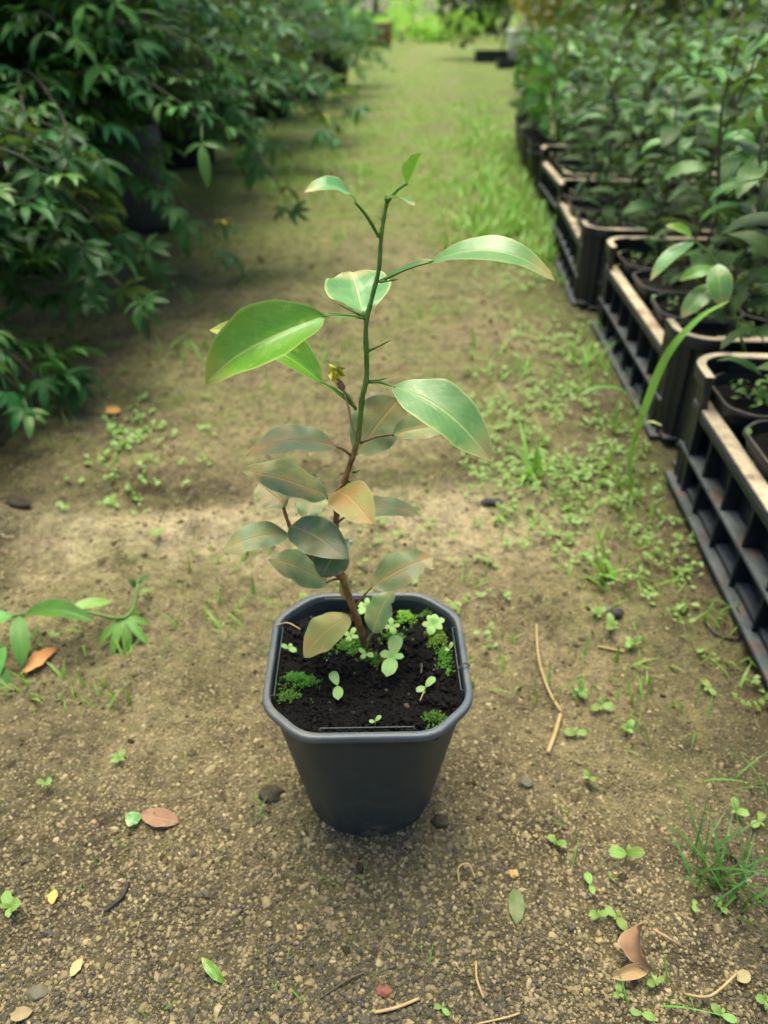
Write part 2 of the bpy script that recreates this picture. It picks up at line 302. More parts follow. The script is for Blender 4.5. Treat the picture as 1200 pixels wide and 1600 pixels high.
M['orange'] = leaf_mat('orange_dry_leaf', (0.42, 0.20, 0.045), (0.48, 0.27, 0.08), (0.4, 0.25, 0.1), rough=0.7, trans=0.1, rand=0.1)
M['stem_green'] = bark_mat('green_stem', (0.075, 0.165, 0.020), (0.12, 0.22, 0.035), 120, 0.4)
M['stem_brown'] = bark_mat('red_brown_stem', (0.12, 0.055, 0.020), (0.27, 0.125, 0.045), 170, 0.55)
M['stem_weed'] = bark_mat('weed_stem', (0.17, 0.26, 0.06), (0.22, 0.30, 0.09), 120, 0.5)
M['twig'] = bark_mat('grey_twig', (0.06, 0.048, 0.032), (0.13, 0.10, 0.065), 90, 0.8)
M['straw'] = bark_mat('straw', (0.36, 0.25, 0.10), (0.46, 0.34, 0.16), 140, 0.7)
M['black_bit'] = bark_mat('black_grit', (0.018, 0.018, 0.020), (0.045, 0.042, 0.038), 200, 0.7)
M['earth'] = bark_mat('dark_earth', (0.030, 0.025, 0.014), (0.085, 0.068, 0.036), 260, 0.95)
M['stone'] = bark_mat('grey_stone', (0.10, 0.095, 0.06), (0.17, 0.15, 0.095), 150, 0.85)
M['white'] = bark_mat('white_plastic', (0.62, 0.62, 0.55), (0.70, 0.70, 0.62), 20, 0.4)
M['terracotta'] = bark_mat('terracotta', (0.20, 0.07, 0.04), (0.26, 0.10, 0.06), 20, 0.8)
M['bag'] = bark_mat('grey_grow_bag', (0.035, 0.040, 0.036), (0.065, 0.07, 0.062), 18, 0.6)

# ------------------------------------------------------------------ leaf shapes
def leaf_arrays(L, W, fold=0.25, bow=0.08, cup=0.0, wave=0.0, seed=0, nl=12, nw=6, peak=0.45, tip=1.0, curl=0.0, chew=0.0):
    """x along the leaf (chord L), y across, z up.  fold: V of the two halves; bow: arch of the chord; curl: tip bends down"""
    r = np.random.default_rng(seed)
    t = np.linspace(0, 1, nl+1); s = np.linspace(-1, 1, nw+1)
    prof = (t**0.72*(1-t)**(0.80*tip)); pk = 0.72/(0.72+0.8*tip); prof = prof/(pk**0.72*(1-pk)**(0.80*tip))
    T, S = np.meshgrid(t, s, indexing='ij'); Wd = prof[:, None]*W/2
    if chew > 0: Wd = Wd*(1-chew*np.clip(np.sin(T*19+seed)*np.sign(S)+np.sin(T*41+seed*2)*0.6, 0, 1)*sstep(0.45, 0.7, T))
    x = T*L; y = S*Wd
    z = np.abs(S)*Wd*math.tan(fold) + bow*L*4*T*(1-T) - cup*(S**2)*Wd - curl*L*np.maximum(T-0.55, 0)**2*4
    ph = r.uniform(0, 6.28, 3)
    z = z + wave*W*np.abs(S)**1.5*(np.sin(T*13+ph[0]+S)+0.6*np.sin(T*23+ph[1]))
    y = y + 0.03*L*np.sin(T*3.1+ph[2])*T
    if chew > 0: x = x - (T > 0.985)*0.06*L*r.uniform(0, 1, T.shape)
    v = np.stack([x, y, z], -1).reshape(-1, 3); uv = np.stack([S*0.5+0.5, T], -1).reshape(-1, 2)
    n = nw+1; i, j = np.meshgrid(np.arange(nl), np.arange(nw), indexing='ij'); a = (i*n+j).ravel()
    return v, np.stack([a, a+n, a+n+1, a+1], -1), uv
def leaf_mesh(name, mat, *a, **k):
    v, f, uv = leaf_arrays(*a, **k); return raw_mesh(name, v, f, [mat], uv)
def frame(B, T, hint):
    """matrix with x from B to T and z as close to hint as it gets"""
    B, T, h = Vector(B), Vector(T), Vector(hint); x = (T-B).normalized(); y = h.cross(x)
    if y.length < 1e-4: y = Vector((0, 1, 0)).cross(x)
    y.normalize(); z = x.cross(y)
    return Matrix(((x.x, y.x, z.x, B.x), (x.y, y.y, z.y, B.y), (x.z, y.z, z.z, B.z), (0, 0, 0, 1)))
def xf(m, v): return v @ np.array(m.to_3x3()).T + np.array(m.translation)
class Soup:
    """many small sheets gathered into one mesh"""
    def __init__(s): s.v = []; s.f = []; s.u = []; s.n = 0
    def add(s, v, f, uv): s.v.append(v); s.f.append(f+s.n); s.u.append(uv); s.n += len(v)
    def mesh(s, name, mat): return raw_mesh(name, np.concatenate(s.v), np.concatenate(s.f), [mat], np.concatenate(s.u))
def vleaves(B, D, H, L, wk=0.45, nl=3, nw=2, fold=0.2, bow=0.1, tip=1.0):
    """many small leaves at once: bases, directions, face hints (n,3), lengths (n)"""
    v, f, uv = leaf_arrays(1.0, wk, fold, bow, nl=nl, nw=nw, tip=tip); B, D, H, L = (np.asarray(q, float) for q in (B, D, H, L)); n = len(B)
    D = D/np.linalg.norm(D, axis=1)[:, None]; Y = np.cross(H, D); Y /= np.maximum(np.linalg.norm(Y, axis=1), 1e-6)[:, None]; Z = np.cross(D, Y)
    V = B[:, None]+L[:, None, None]*(v[None, :, 0, None]*D[:, None]+v[None, :, 1, None]*Y[:, None]+v[None, :, 2, None]*Z[:, None])
    F = f[None]+(np.arange(n)*len(v))[:, None, None]
    return V.reshape(-1, 3), F.reshape(-1, 4), np.tile(uv, (n, 1))
def sph(az, lf): return np.stack([np.cos(az)*np.cos(lf), np.sin(az)*np.cos(lf), np.sin(lf)], -1)
def cam_dir(p): return (Vector((0, 0, CAM_H))-Vector(p)).normalized()

#======================================================================= GROUND
def axis(lo, hi, d0, d1, fine, grow):
    a = [d0]
    while a[-1] < d1: a.append(a[-1]+fine)
    s = fine
    while a[-1] < hi: s *= grow; a.append(a[-1]+s)
    b = [d0]; s = fine
    while b[-1] > lo: s *= grow; b.append(b[-1]-s)
    return np.array(b[:0:-1]+a)
gx = axis(-400, 400, -0.55, 0.5, 0.0045, 1.06); gy = axis(-60, 900, 0.12, 1.1, 0.0045, 1.045)
XX, YY = np.meshgrid(gx, gy, indexing='ij'); ZZ = gh(XX, YY)*np.clip(1.2-np.hypot(XX, YY)/40, 0.0, 1)
nx, ny = XX.shape; I, J = np.meshgrid(np.arange(nx-1), np.arange(ny-1), indexing='ij'); a = (I*ny+J).ravel()
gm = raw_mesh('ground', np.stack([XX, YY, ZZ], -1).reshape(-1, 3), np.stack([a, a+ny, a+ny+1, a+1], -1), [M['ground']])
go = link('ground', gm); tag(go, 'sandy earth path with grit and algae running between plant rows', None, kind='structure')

ICO_V = []; _g = (1+5**0.5)/2
for s1 in (-1, 1):
    for s2 in (-1, 1): ICO_V += [(0, s1, s2*_g), (s1, s2*_g, 0), (s2*_g, 0, s1)]
ICO_V = np.array(ICO_V, float)/math.hypot(1, _g)
def hull_faces(V):
    f = []
    n = len(V); e = min(np.linalg.norm(V[0]-V[i]) for i in range(1, n))*1.01
    for i in range(n):
        for j in range(i+1, n):
            for k in range(j+1, n):
                if all(np.linalg.norm(V[p]-V[q]) < e for p, q in ((i, j), (j, k), (i, k))):
                    nn = np.cross(V[j]-V[i], V[k]-V[i]); f.append((i, j, k) if nn@V[i] > 0 else (i, k, j))
    return np.array(f)
ICO_F = hull_faces(ICO_V)
def pebbles(name, x, y, z, size, mat, tint, flat=0.7, seed=1):
    r = np.random.default_rng(seed); n = len(x)
    V = ICO_V[None]*(1+r.uniform(-0.28, 0.28, (n, 12, 1)))
    S = size[:, None]*np.stack([r.uniform(0.75, 1.35, n), r.uniform(0.7, 1.1, n), r.uniform(0.55, 0.95, n)*flat/0.75], -1)*0.5
    V = V*S[:, None]; an = r.uniform(0, 6.283, n); c, s = np.cos(an)[:, None], np.sin(an)[:, None]
    ti = r.uniform(-0.5, 0.5, n)[:, None]; V0, V2 = V[:, :, 0].copy(), V[:, :, 2].copy()
    V[:, :, 0] = V0*np.cos(ti)-V2*np.sin(ti); V[:, :, 2] = V0*np.sin(ti)+V2*np.cos(ti)
    X = V[:, :, 0]*c - V[:, :, 1]*s; Y = V[:, :, 0]*s + V[:, :, 1]*c
    V[:, :, 0] = X + x[:, None]; V[:, :, 1] = Y + y[:, None]; V[:, :, 2] += (z+size*(0.03 if flat < 0.75 else 0.12))[:, None]
    F = (ICO_F[None]+(np.arange(n)*12)[:, None, None]).reshape(-1, 3)
    return raw_mesh(name, V.reshape(-1, 3), F, [mat], smooth=False, attr=np.repeat(tint, 12))
def scatter_trapezoid(n, d0, d1, power=1.0, margin=0.06):
    u = rng.random(n); d = d0*(d1/d0)**(u**power)
    Zc = d*math.cos(PITCH)+CAM_H*math.sin(PITCH); half = 600/FPX*Zc+margin
    return rng.uniform(-1, 1, n)*half, d
gxs, gys = scatter_trapezoid(98000, 0.14, 1.15, 1.15)
size = np.clip(rng.lognormal(math.log(0.00160), 0.42, len(gxs)), 0.0008, 0.006)
coarse = sstep(0.42, 0.2, gys)*0.35 + 0.85 + 0.5*vnoise(gxs*5, gys*5, 21); size = size*coarse*(1+0.35*sstep(0.5, 1.0, gys))
keep = (np.hypot(gxs-POT[0], gys-POT[1]) > 0.041) & (gxs - 0.064*gys < 0.285)
gxs, gys, size = gxs[keep], gys[keep], size[keep]
tint = np.clip(rng.normal(0.42, 0.20, len(gxs)) + 0.30*vnoise(gxs*6, gys*6, 22) - 0.27*sstep(0.48, 0.2, gys) + 0.25*np.exp(-((gys-0.05*gxs-0.675)/0.05)**2) - 0.25*sstep(0.15, 0.25, gxs-0.064*gys), 0, 1)
tag(link('gravel', pebbles('gravel', gxs, gys, gh(gxs, gys), size, M['grit'], tint)), 'fine mixed grit and small stones scattered over the sandy path', None, kind='stuff')

xs_, ys_ = scatter_trapezoid(9000, 0.2, 2.4, 0.9); kp = (rng.random(9000) < np.clip(0.35+1.6*vnoise(xs_*7, ys_*7, 24), 0.03, 1)) & (np.hypot(xs_-POT[0], ys_-POT[1]) > 0.06) & (xs_-0.064*ys_ < 0.285)
xs_, ys_ = xs_[kp], ys_[kp]; cz_ = np.clip(rng.lognormal(math.log(0.0033), 0.45, len(xs_)), 0.0015, 0.011)*(0.6+0.55*ys_)
tag(link('clods', pebbles('clods', xs_, ys_, gh(xs_, ys_), cz_, M['clod'], np.clip(rng.normal(0.45, 0.3, len(xs_)), 0, 1), 0.6, 9)), 'small clods of dark earth strewn over the sandy path', None, kind='stuff')

#======================================================================= POT, PEAT
def octo(a, c, k=4, r=0.3):
    """square of half-size a with cut corners of leg c, each of the 8 corners softened: (32,2) points"""
    pts = [(a, -a+c), (a, a-c), (a-c, a), (-a+c, a), (-a, a-c), (-a, -a+c), (-a+c, -a), (a-c, -a)]
    out = []; n = len(pts)
    for i in range(n):
        p0, p1, p2 = (np.array(pts[(i+q) % n]) for q in (-1, 0, 1))
        q = r*min(np.linalg.norm(p0-p1), np.linalg.norm(p2-p1)); A = p1+(p0-p1)/np.linalg.norm(p0-p1)*q; B = p1+(p2-p1)/np.linalg.norm(p2-p1)*q
        for t in np.linspace(0, 1, k): out.append((1-t)**2*A+2*t*(1-t)*p1+t*t*B)
    return np.array(out)
def loft(secs, cap0=False, cap1=False):
    n = len(secs[0][0]); v = []; f = []
    for p, z in secs: v += [(q[0], q[1], z) for q in p]
    for i in range(len(secs)-1):
        for k in range(n): f.append((i*n+k, i*n+(k+1) % n, (i+1)*n+(k+1) % n, (i+1)*n+k))
    if cap0: f.append(tuple(range(n))[::-1])
    if cap1: f.append(tuple((len(secs)-1)*n+k for k in range(n)))
    return v, f
PH = 0.130
def pot_meshes(A, H, mat, mat_rim, tag_='', foot=True):
    """body and rim of a square nursery pot with cut corners; A half width of the rim"""
    b = MB(); k = A/0.065
    def sec(t, inset=0.0):
        a = A*(0.70+0.245*t)-inset; c = a*(0.55-0.17*t); return octo(a, c, 5, 0.48-0.18*t)
    hs = [0.0, 0.03, 0.12, 0.35, 0.6, 0.85, 0.93]
    outer = [(sec(t)*(0.955 if t == 0 else 1.0), t*H) for t in hs] + [(sec(0.93)*1.018, 0.936*H), (sec(0.93)*1.02, 0.97*H)]
    inner = [(sec(t, 0.0016*k), t*H) for t in (0.97, 0.8, 0.6)]
    b.add(*loft(outer, cap0=True)); b.add(*loft(inner)); body = b.mesh('pot_body'+tag_, mat)
    r = MB(); prof = [(A*0.942, 0.976), (A*0.988, 0.962), (A*0.997, 0.964), (A*1.0, 0.970), (A*0.998, 0.990), (A*0.992, 0.996), (A*0.982, 0.999), (A*0.944, 1.0), (A*0.936, 0.998), (A*0.931, 0.990), (A*0.922, 0.93)]
    r.add(*loft([(octo(x, x*0.385, 5, 0.3), z*H) for x, z in prof])); rim = r.mesh('pot_rim'+tag_, mat_rim); rim.set_sharp_from_angle(angle=R(50))
    return body, rim
mrim = NT('pot_rim_dust_and_sky_sheen'); o_ = mrim.coord('Object'); nn_ = mrim.noise(o_, 30, 5, 0.65)
mrim.bump(mrim.noise(o_, 260, 4), 0.12, 0.0008)
M['rim'] = mrim.set(Base_Color=mrim.mix(mrim.ramp(nn_, [(0.42, 0.0), (0.68, 1.0)]), (0.075, 0.095, 0.108), (0.16, 0.155, 0.125)), Roughness=mrim.math('ADD', 0.30, mrim.math('MULTIPLY', nn_, 0.25)))  # lighter than the body: sky reflection put into the colour, plus dust
bodym, rimm = pot_meshes(0.0648, PH, M['pot'], M['rim'])
pot = thing('nursery_pot', 'dark grey square plastic pot with cut corners standing alone on the path', 'pot', (POT[0], POT[1], 0.0), rz=R(1.2))
pb = link('body', bodym, pot); pr = link('rim', rimm, pot)
for k in range(4):                                   # little feet left by the drain notches
    q = R(45+90*k); f_ = MB().box((-0.009, -0.006, -0.002), (0.009, 0.006, 0.004)).mesh('foot', M['pot'])
    fo = link('foot', f_, pot, (math.cos(q)*0.0385, math.sin(q)*0.0385, 0.0)); fo.rotation_euler = (0, 0, q+math.pi/2)
def strip(pts, r=0.00032): return MB().tube(pts, r, 5)
for (pts) in ([(-0.028, -0.0592, PH*1.0), (-0.028, -0.0575, PH*1.0), (0.027, -0.0575, PH*1.0), (0.027, -0.0592, PH*1.0)],
              [(0.0592, -0.03, PH*1.0), (0.0573, -0.03, PH*1.0), (0.0573, 0.026, PH*1.0), (0.0592, 0.026, PH*1.0)],
              [(-0.0592, -0.032, PH*1.0), (-0.0573, -0.032, PH*1.0), (-0.0573, 0.028, PH*1.0), (-0.0592, 0.028, PH*1.0)],
              [(-0.03, 0.0592, PH*1.0), (-0.03, 0.0575, PH*1.0), (0.02, 0.0575, PH*1.0), (0.02, 0.0592, PH*1.0)]):
    link('rim_tab', strip(pts).mesh('rim_tab', M['rim']), pr)
SOILZ = PH-0.011
def soil_h(x, y):      # height of the peat, x y relative to the pot centre
    return SOILZ + 0.010*vnoise(x*45+3, y*45, 31) + 0.006*vnoise(x*120, y*120, 32) + 0.003*vnoise(x*320, y*320, 33) - 0.003*sstep(0.02, 0.06, y) + 0.003*np.exp(-(x*x+(y-0.015)**2)/0.0006)
ring = octo(0.0590, 0.0590*0.385, 5, 0.3); nr = 40; fr = np.linspace(0.0, 1, nr+1)[1:]
ns_ = 3
ringd = np.concatenate([ring+(np.roll(ring, -1, 0)-ring)*q for q in np.linspace(0, 1, ns_, endpoint=False)]).reshape(ns_, -1, 2).transpose(1, 0, 2).reshape(-1, 2)
sv = np.concatenate([ringd*q for q in fr]); sz = soil_h(sv[:, 0], sv[:, 1]); n_ = len(ringd)
ii, jj = np.meshgrid(np.arange(nr-1), np.arange(n_), indexing='ij'); j2 = (jj+1) % n_
sf = np.stack([(ii*n_+jj).ravel(), ((ii+1)*n_+jj).ravel(), ((ii+1)*n_+j2).ravel(), (ii*n_+j2).ravel()], -1)
so = link('potting_soil', raw_mesh('potting_soil', np.column_stack([sv, sz]), sf, [M['soil']]), None, (POT[0], POT[1], 0)); so.rotation_euler = (0, 0, R(1.2))
tag(so, 'damp black peat filling the dark grey pot', None, kind='stuff')
cx_ = rng.uniform(-0.0562, 0.0562, 2600); cy_ = rng.uniform(-0.0562, 0.0562, 2600); kp = (np.abs(cx_)+np.abs(cy_) < 0.0905)
cx_, cy_ = cx_[kp], cy_[kp]; cs = np.clip(rng.lognormal(math.log(0.0020), 0.45, len(cx_)), 0.0008, 0.0055)
cr = link('peat_crumbs', pebbles('peat_crumbs', cx_, cy_, soil_h(cx_, cy_), cs, M['crumb'], np.clip(rng.normal(0.4, 0.25, len(cx_)), 0, 1), 0.8, 5), None, (POT[0], POT[1], 0))
tag(cr, 'loose black crumbs of peat on the soil in the grey pot', None, kind='stuff')
def on_soil(px, py):
    p = G(px, py, SOILZ); 
    for _ in range(3): p = G(px, py, float(soil_h(np.array([p[0]-POT[0]]), np.array([p[1]-POT[1]]))[0]))
    return p

#======================================================================= THE CITRUS SEEDLING
base_s = on_soil(571, 1008)
SY = base_s[1]
plant = thing('citrus_seedling', 'young thorny citrus seedling with glossy upper and dusty lower leaves in grey pot', 'seedling', tuple(base_s))
def rel(p): return Vector(p)-plant.location
def smooth_path(pts, n=6):
    pts = [Vector(p) for p in pts]; out = []
    for i in range(len(pts)-1):
        p0, p1, p2, p3 = pts[max(i-1, 0)], pts[i], pts[i+1], pts[min(i+2, len(pts)-1)]
        for k in range(n):
            t = k/n; out.append(0.5*((2*p1)+(p2-p0)*t+(2*p0-5*p1+4*p2-p3)*t*t+(3*p1-p0-3*p2+p3)*t**3))
    return out+[pts[-1]]
# stem: pixel, distance behind the root point
S0 = [(571, 1012, 0), (556, 962, -0.003), (541, 922, -0.004), (532, 890, -0.003), (527, 856, 0.0), (525, 812, 0.003), (536, 760, 0.004), (550, 716, 0.006), (560, 680, 0.008)]
S1 = [(560, 680, 0.008), (566, 622, 0.010), (573, 585, 0.012), (572, 510, 0.013), (582, 462, 0.014), (592, 420, 0.015), (596, 365, 0.016), (604, 318, 0.017)]
def pp(px, py, dy=0.0): return P(px, py, SY+dy)
def rod(name, px, r0, r1, mat, par, n=6, seg=8):
    pts = smooth_path([rel(pp(*q)) for q in px], n); k = len(pts)
    return link(name, MB().tube(pts, [r0+(r1-r0)*i/(k-1)+0.00012*math.sin(i*1.7) for i in range(k)], seg).mesh(name, mat), par)
SJ = rel(pp(*S0[-1])).z
ms = NT('citrus_stem'); os_ = ms.coord('Object'); sps = ms.n('SeparateXYZ'); ms.l(os_, sps.inputs[0]); ns1 = ms.noise(os_, 150, 5, 0.65)
zf = ms.math('ADD', ms.math('DIVIDE', ms.math('SUBTRACT', sps.outputs[2], SJ-0.03), 0.06), ms.math('MULTIPLY', ms.math('SUBTRACT', ns1, 0.5), 1.4))
brn = ms.mix(ms.ramp(ns1, [(0.36, 0.0), (0.62, 1.0)]), (0.12, 0.055, 0.018), (0.36, 0.18, 0.06)); grn = ms.mix(ms.ramp(ns1, [(0.36, 0.0), (0.62, 1.0)]), (0.075, 0.165, 0.016), (0.135, 0.24, 0.035))
ms.bump(ns1, 0.6, 0.0012); M['citrus_stem'] = ms.set(Base_Color=ms.mix(ms.ramp(zf, [(0.2, 0.0), (0.8, 1.0)]), brn, grn), Roughness=0.5)
spts = smooth_path([rel(pp(*q)) for q in S0+S1[1:]], 8); kk = len(spts)
def srad(i):
    t = i/(kk-1); u = t*17; d = abs(u-round(u)); return 0.0026+(0.00095-0.0026)*t**0.75+0.00045*math.exp(-(d/0.10)**2)*(1-0.4*t)+0.0001*math.sin(i*1.7)
link('stem', MB().tube(spts, [srad(i) for i in range(kk)], 10).mesh('stem', M['citrus_stem']), plant)
rod('branch', [(534, 903, -0.003), (510, 888, -0.006), (488, 872, -0.008), (462, 842, -0.006), (450, 815, -0.004), (443, 793, 0.0)], 0.0017, 0.0010, M['stem_brown'], plant)
for (a_, b_) in (((573, 549, 0.012), (611, 531, 0.004)), ((576, 596, 0.012), (606, 590, 0.004)), ((592, 440, 0.014), (623, 436, 0.008)), ((568, 494, 0.013), (526, 473, 0.008)), ((552, 738, 0.005), (563, 734, 0.0)), ((545, 752, 0.005), (556, 757, -0.002))):
    rod('thorn', [a_, ((a_[0]+b_[0])/2, (a_[1]+b_[1])/2+1, (a_[2]+b_[2])/2), b_], 0.0009, 0.00015, M['stem_green'], plant, 3, 6)
def cleaf(base, tip, wid, hint, mat, stalk=None, fold=0.2, bow=0.08, curl=0.0, cup=0.0, wave=0.035, wing=0.0, seed=0, chew=0.0, tipk=1.0, smat='stem_green', label=None, nl=18, nw=8):
    """leaf from base to tip (px, py, dy); hint = (towards camera, up, right, away) weights of the upper face; stalk = where the petiole leaves the stem"""
    B, T = pp(*base), pp(*tip); L = float(np.linalg.norm(T-B))
    h = cam_dir((B+T)/2)*hint[0]+Vector((0, 0, 1))*hint[1]+Vector((1, 0, 0))*hint[2]+Vector((0, 1, 0))*hint[3]
    m = frame(rel(B), rel(T), h)
    o = link('leaf', leaf_mesh('leaf', M[mat], L, wid, fold, bow, cup, wave, seed, nl, nw, curl=curl, chew=chew, tip=tipk), plant, matrix=m)
    if label: o['label'] = label
    if stalk is not None:
        A = pp(*stalk); inv = m.inverted(); p0 = inv @ rel(A); p1 = Vector((L*0.03, 0, bow*L*0.12))
        mid = (p0+p1)/2 + (inv.to_3x3() @ Vector((0, 0, 0.0012)))
        if wing > 0:
            pm = frame(p0, p1, Vector((0, 0, 1))); v, f, uv = leaf_arrays((p1-p0).length, wing, 0.3, 0.05, 0, 0.0, seed, 8, 4, tip=0.45)
            link('petiole', raw_mesh('petiole', xf(pm, v), f, [M[mat]], uv), o)
        link('petiole', MB().tube(smooth_path([p0, mid, p1], 4), [0.0010, 0.0009, 0.00085, 0.0008, 0.0008, 0.00075, 0.0007, 0.00065, 0.0006], 6).mesh('petiole', M[smat]), o)
    return o
# ---- fresh upper leaves
cleaf((556, 318, 0.006), (480, 294, -0.012), 0.0125, (0.35, 1, 0, -0.2), 'pale', (592, 370, 0.016), 0.25, 0.16, 0.10, wing=0.004, seed=1)
cleaf((636, 288, 0.012), (659, 240, 0.014), 0.0080, (1, 0.2, -0.9, 0), 'young', (605, 316, 0.017), 0.75, 0.02, 0, wave=0.05, seed=2)
cleaf((601, 311, 0.014), (646, 321, 0.000), 0.0105, (0.0, 1, 0.1, 0.25), 'pale', (604, 319, 0.017), 0.1, 0.10, seed=3)
cleaf((672, 410, 0.006), (868, 437, -0.012), 0.0195, (0.55, 1, 0.05, 0.1), 'pale', (594, 440, 0.014), 0.18, 0.17, 0.02, wing=0.0045, wave=0.012, seed=4, label='long pale green leaf arching out to the right')
cleaf((568, 488, 0.014), (548, 424, 0.050), 0.036, (0.25, 1, 0.05, -0.4), 'pale', (571, 505, 0.013), 0.30, -0.02, seed=5, wave=0.03)
cleaf((508, 493, 0.002), (321, 600, -0.022), 0.031, (0.85, 0.75, -0.05, -0.2), 'fresh', (569, 497, 0.013), 0.34, 0.12, 0.05, cup=-0.25, wave=0.03, wing=0.0022, seed=6, label='large glossy green leaf hanging out to the left')
cleaf((505, 600, 0.004), (330, 512, 0.020), 0.027, (0.35, 1, 0.2, -0.1), 'fresh', (556, 638, 0.010), 0.5, 0.10, 0, wave=0.015, wing=0.0030, seed=7)
cleaf((612, 604, 0.002), (773, 714, -0.030), 0.0315, (0.70, 0.9, 0.2, 0.0), 'pale', (575, 597, 0.012), 0.20, 0.13, 0.05, wave=0.03, wing=0.0025, seed=8, label='large light green leaf drooping to the right')
# ---- withered shoot
cleaf((538, 612, 0.008), (520, 588, 0.008), 0.004, (1, 0.3, 0, 0), 'dry', (556, 640, 0.010), 0.6, 0.1, wave=0.15, seed=9, smat='stem_weed')
cleaf((527, 592, 0.008), (516, 571, 0.006), 0.0085, (1, 0.3, 0, 0), 'yellow', None, 0.7, 0.1, wave=0.2, seed=10)
rod('withered_shoot', [(558, 690, 0.008), (549, 660, 0.006), (545, 638, 0.006), (536, 612, 0.007)], 0.0008, 0.0005, M['straw'], plant, 4, 6)
# ---- dusty lower leaves
cleaf((528, 699, 0.0), (385, 709, -0.010), 0.0240, (0.4, 1, 0, 0.1), 'dusty', (551, 714, 0.006), 0.14, 0.14, 0.03, seed=11, smat='stem_brown')
cleaf((512, 776, 0.0), (378, 738, -0.012), 0.0260, (0.55, 0.9, 0.1, 0.1), 'dusty', (527, 806, 0.003), 0.12, 0.08, 0.02, seed=12, smat='stem_brown')
cleaf((446, 792, -0.001), (404, 755, 0.014), 0.0215, (0.5, 0.8, 0, -0.2), 'dusty', (444, 797, 0.0), 0.2, 0.05, seed=13, smat='stem_brown')
cleaf((453, 836, -0.006), (347, 858, -0.020), 0.0195, (0.55, 0.9, 0, 0), 'dusty_clean', (461, 843, -0.006), 0.15, 0.12, 0.02, seed=14, smat='stem_brown')
cleaf((452, 822, -0.010), (547, 869, -0.040), 0.0250, (0.8, 0.6, 0.1, 0), 'dark', (458, 838, -0.006), 0.10, 0.10, 0.03, seed=15, smat='stem_brown', label='dark green leaf lying across the fork')
cleaf((530, 850, -0.014), (502, 902, -0.030), 0.0220, (1, 0.3, 0, 0), 'dark', (530, 870, -0.002), 0.12, 0.08, 0.0, seed=16, smat='stem_brown')
cleaf((512, 912, -0.006), (421, 872, -0.006), 0.0255, (0.6, 0.9, 0, 0.1), 'dusty_clean', (533, 905, -0.003), 0.10, 0.07, 0.02, seed=17, smat='stem_brown')
cleaf((524, 768, -0.002), (587, 818, -0.036), 0.0240, (0.7, 0.7, -0.1, 0), 'brown', (538, 756, 0.004), 0.12, 0.16, 0.02, seed=18, smat='stem_brown', label='orange-brown leaf in front of the stem')
cleaf((545, 806, 0.006), (656, 800, 0.016), 0.0165, (0.4, 0.9, 0, 0), 'dusty_clean', (526, 818, 0.003), 0.15, 0.14, 0.03, seed=19, smat='stem_brown')
cleaf((556, 712, 0.016), (622, 622, 0.034), 0.0320, (0.8, 0.6, 0, 0), 'dusty_clean', (552, 716, 0.006), 0.08, 0.02, seed=20, smat='stem_brown', tipk=0.7)
cleaf((612, 680, 0.012), (702, 669, 0.018), 0.0180, (0.5, 0.9, 0, -0.2), 'dusty_clean', (562, 692, 0.008), 0.4, 0.10, 0.06, seed=21, smat='stem_brown')
cleaf((579, 919, 0.002), (681, 868, 0.018), 0.0255, (0.7, 0.7, -0.1, 0), 'dusty', (556, 948, -0.003), 0.10, 0.08, 0.0, seed=22, smat='stem_brown', chew=0.45, label='dusty leaf with a chewed pale end')
cleaf((583, 990, -0.004), (614, 920, 0.012), 0.0210, (0.8, 0.8, -0.6, 0), 'bitten', (577, 1001, 0.0), 0.2, 0.08, 0.0, seed=23, smat='stem_weed', chew=0.35, label='pale upright leaf with bitten edges')
cleaf((547, 962, -0.008), (475, 1027, -0.028), 0.0250, (0.6, 1, -0.2, 0.1), 'brown', (556, 964, -0.003), 0.10, 0.12, 0.0, seed=24, smat='stem_brown', label='yellow-brown leaf over the peat')
cleaf((531, 588, 0.007), (520, 574, 0.002), 0.006, (1, 0.4, 0.6, 0), 'yellow', None, 0.6, 0.1, wave=0.2, seed=33)
cleaf((541, 938, 0.004), (536, 893, 0.010), 0.0075, (1, 0.3, 0, 0), 'brown', None, 0.3, 0.05, seed=25)
cleaf((478, 812, 0.0), (490, 778, 0.018), 0.0165, (0.7, 0.7, 0, 0), 'dusty', (472, 855, -0.007), 0.2, 0.05, seed=26, smat='stem_brown')
cleaf((532, 868, 0.006), (548, 840, 0.016), 0.0080, (0.8, 0.5, 0, 0), 'dark', None, 0.2, 0.05, seed=27)

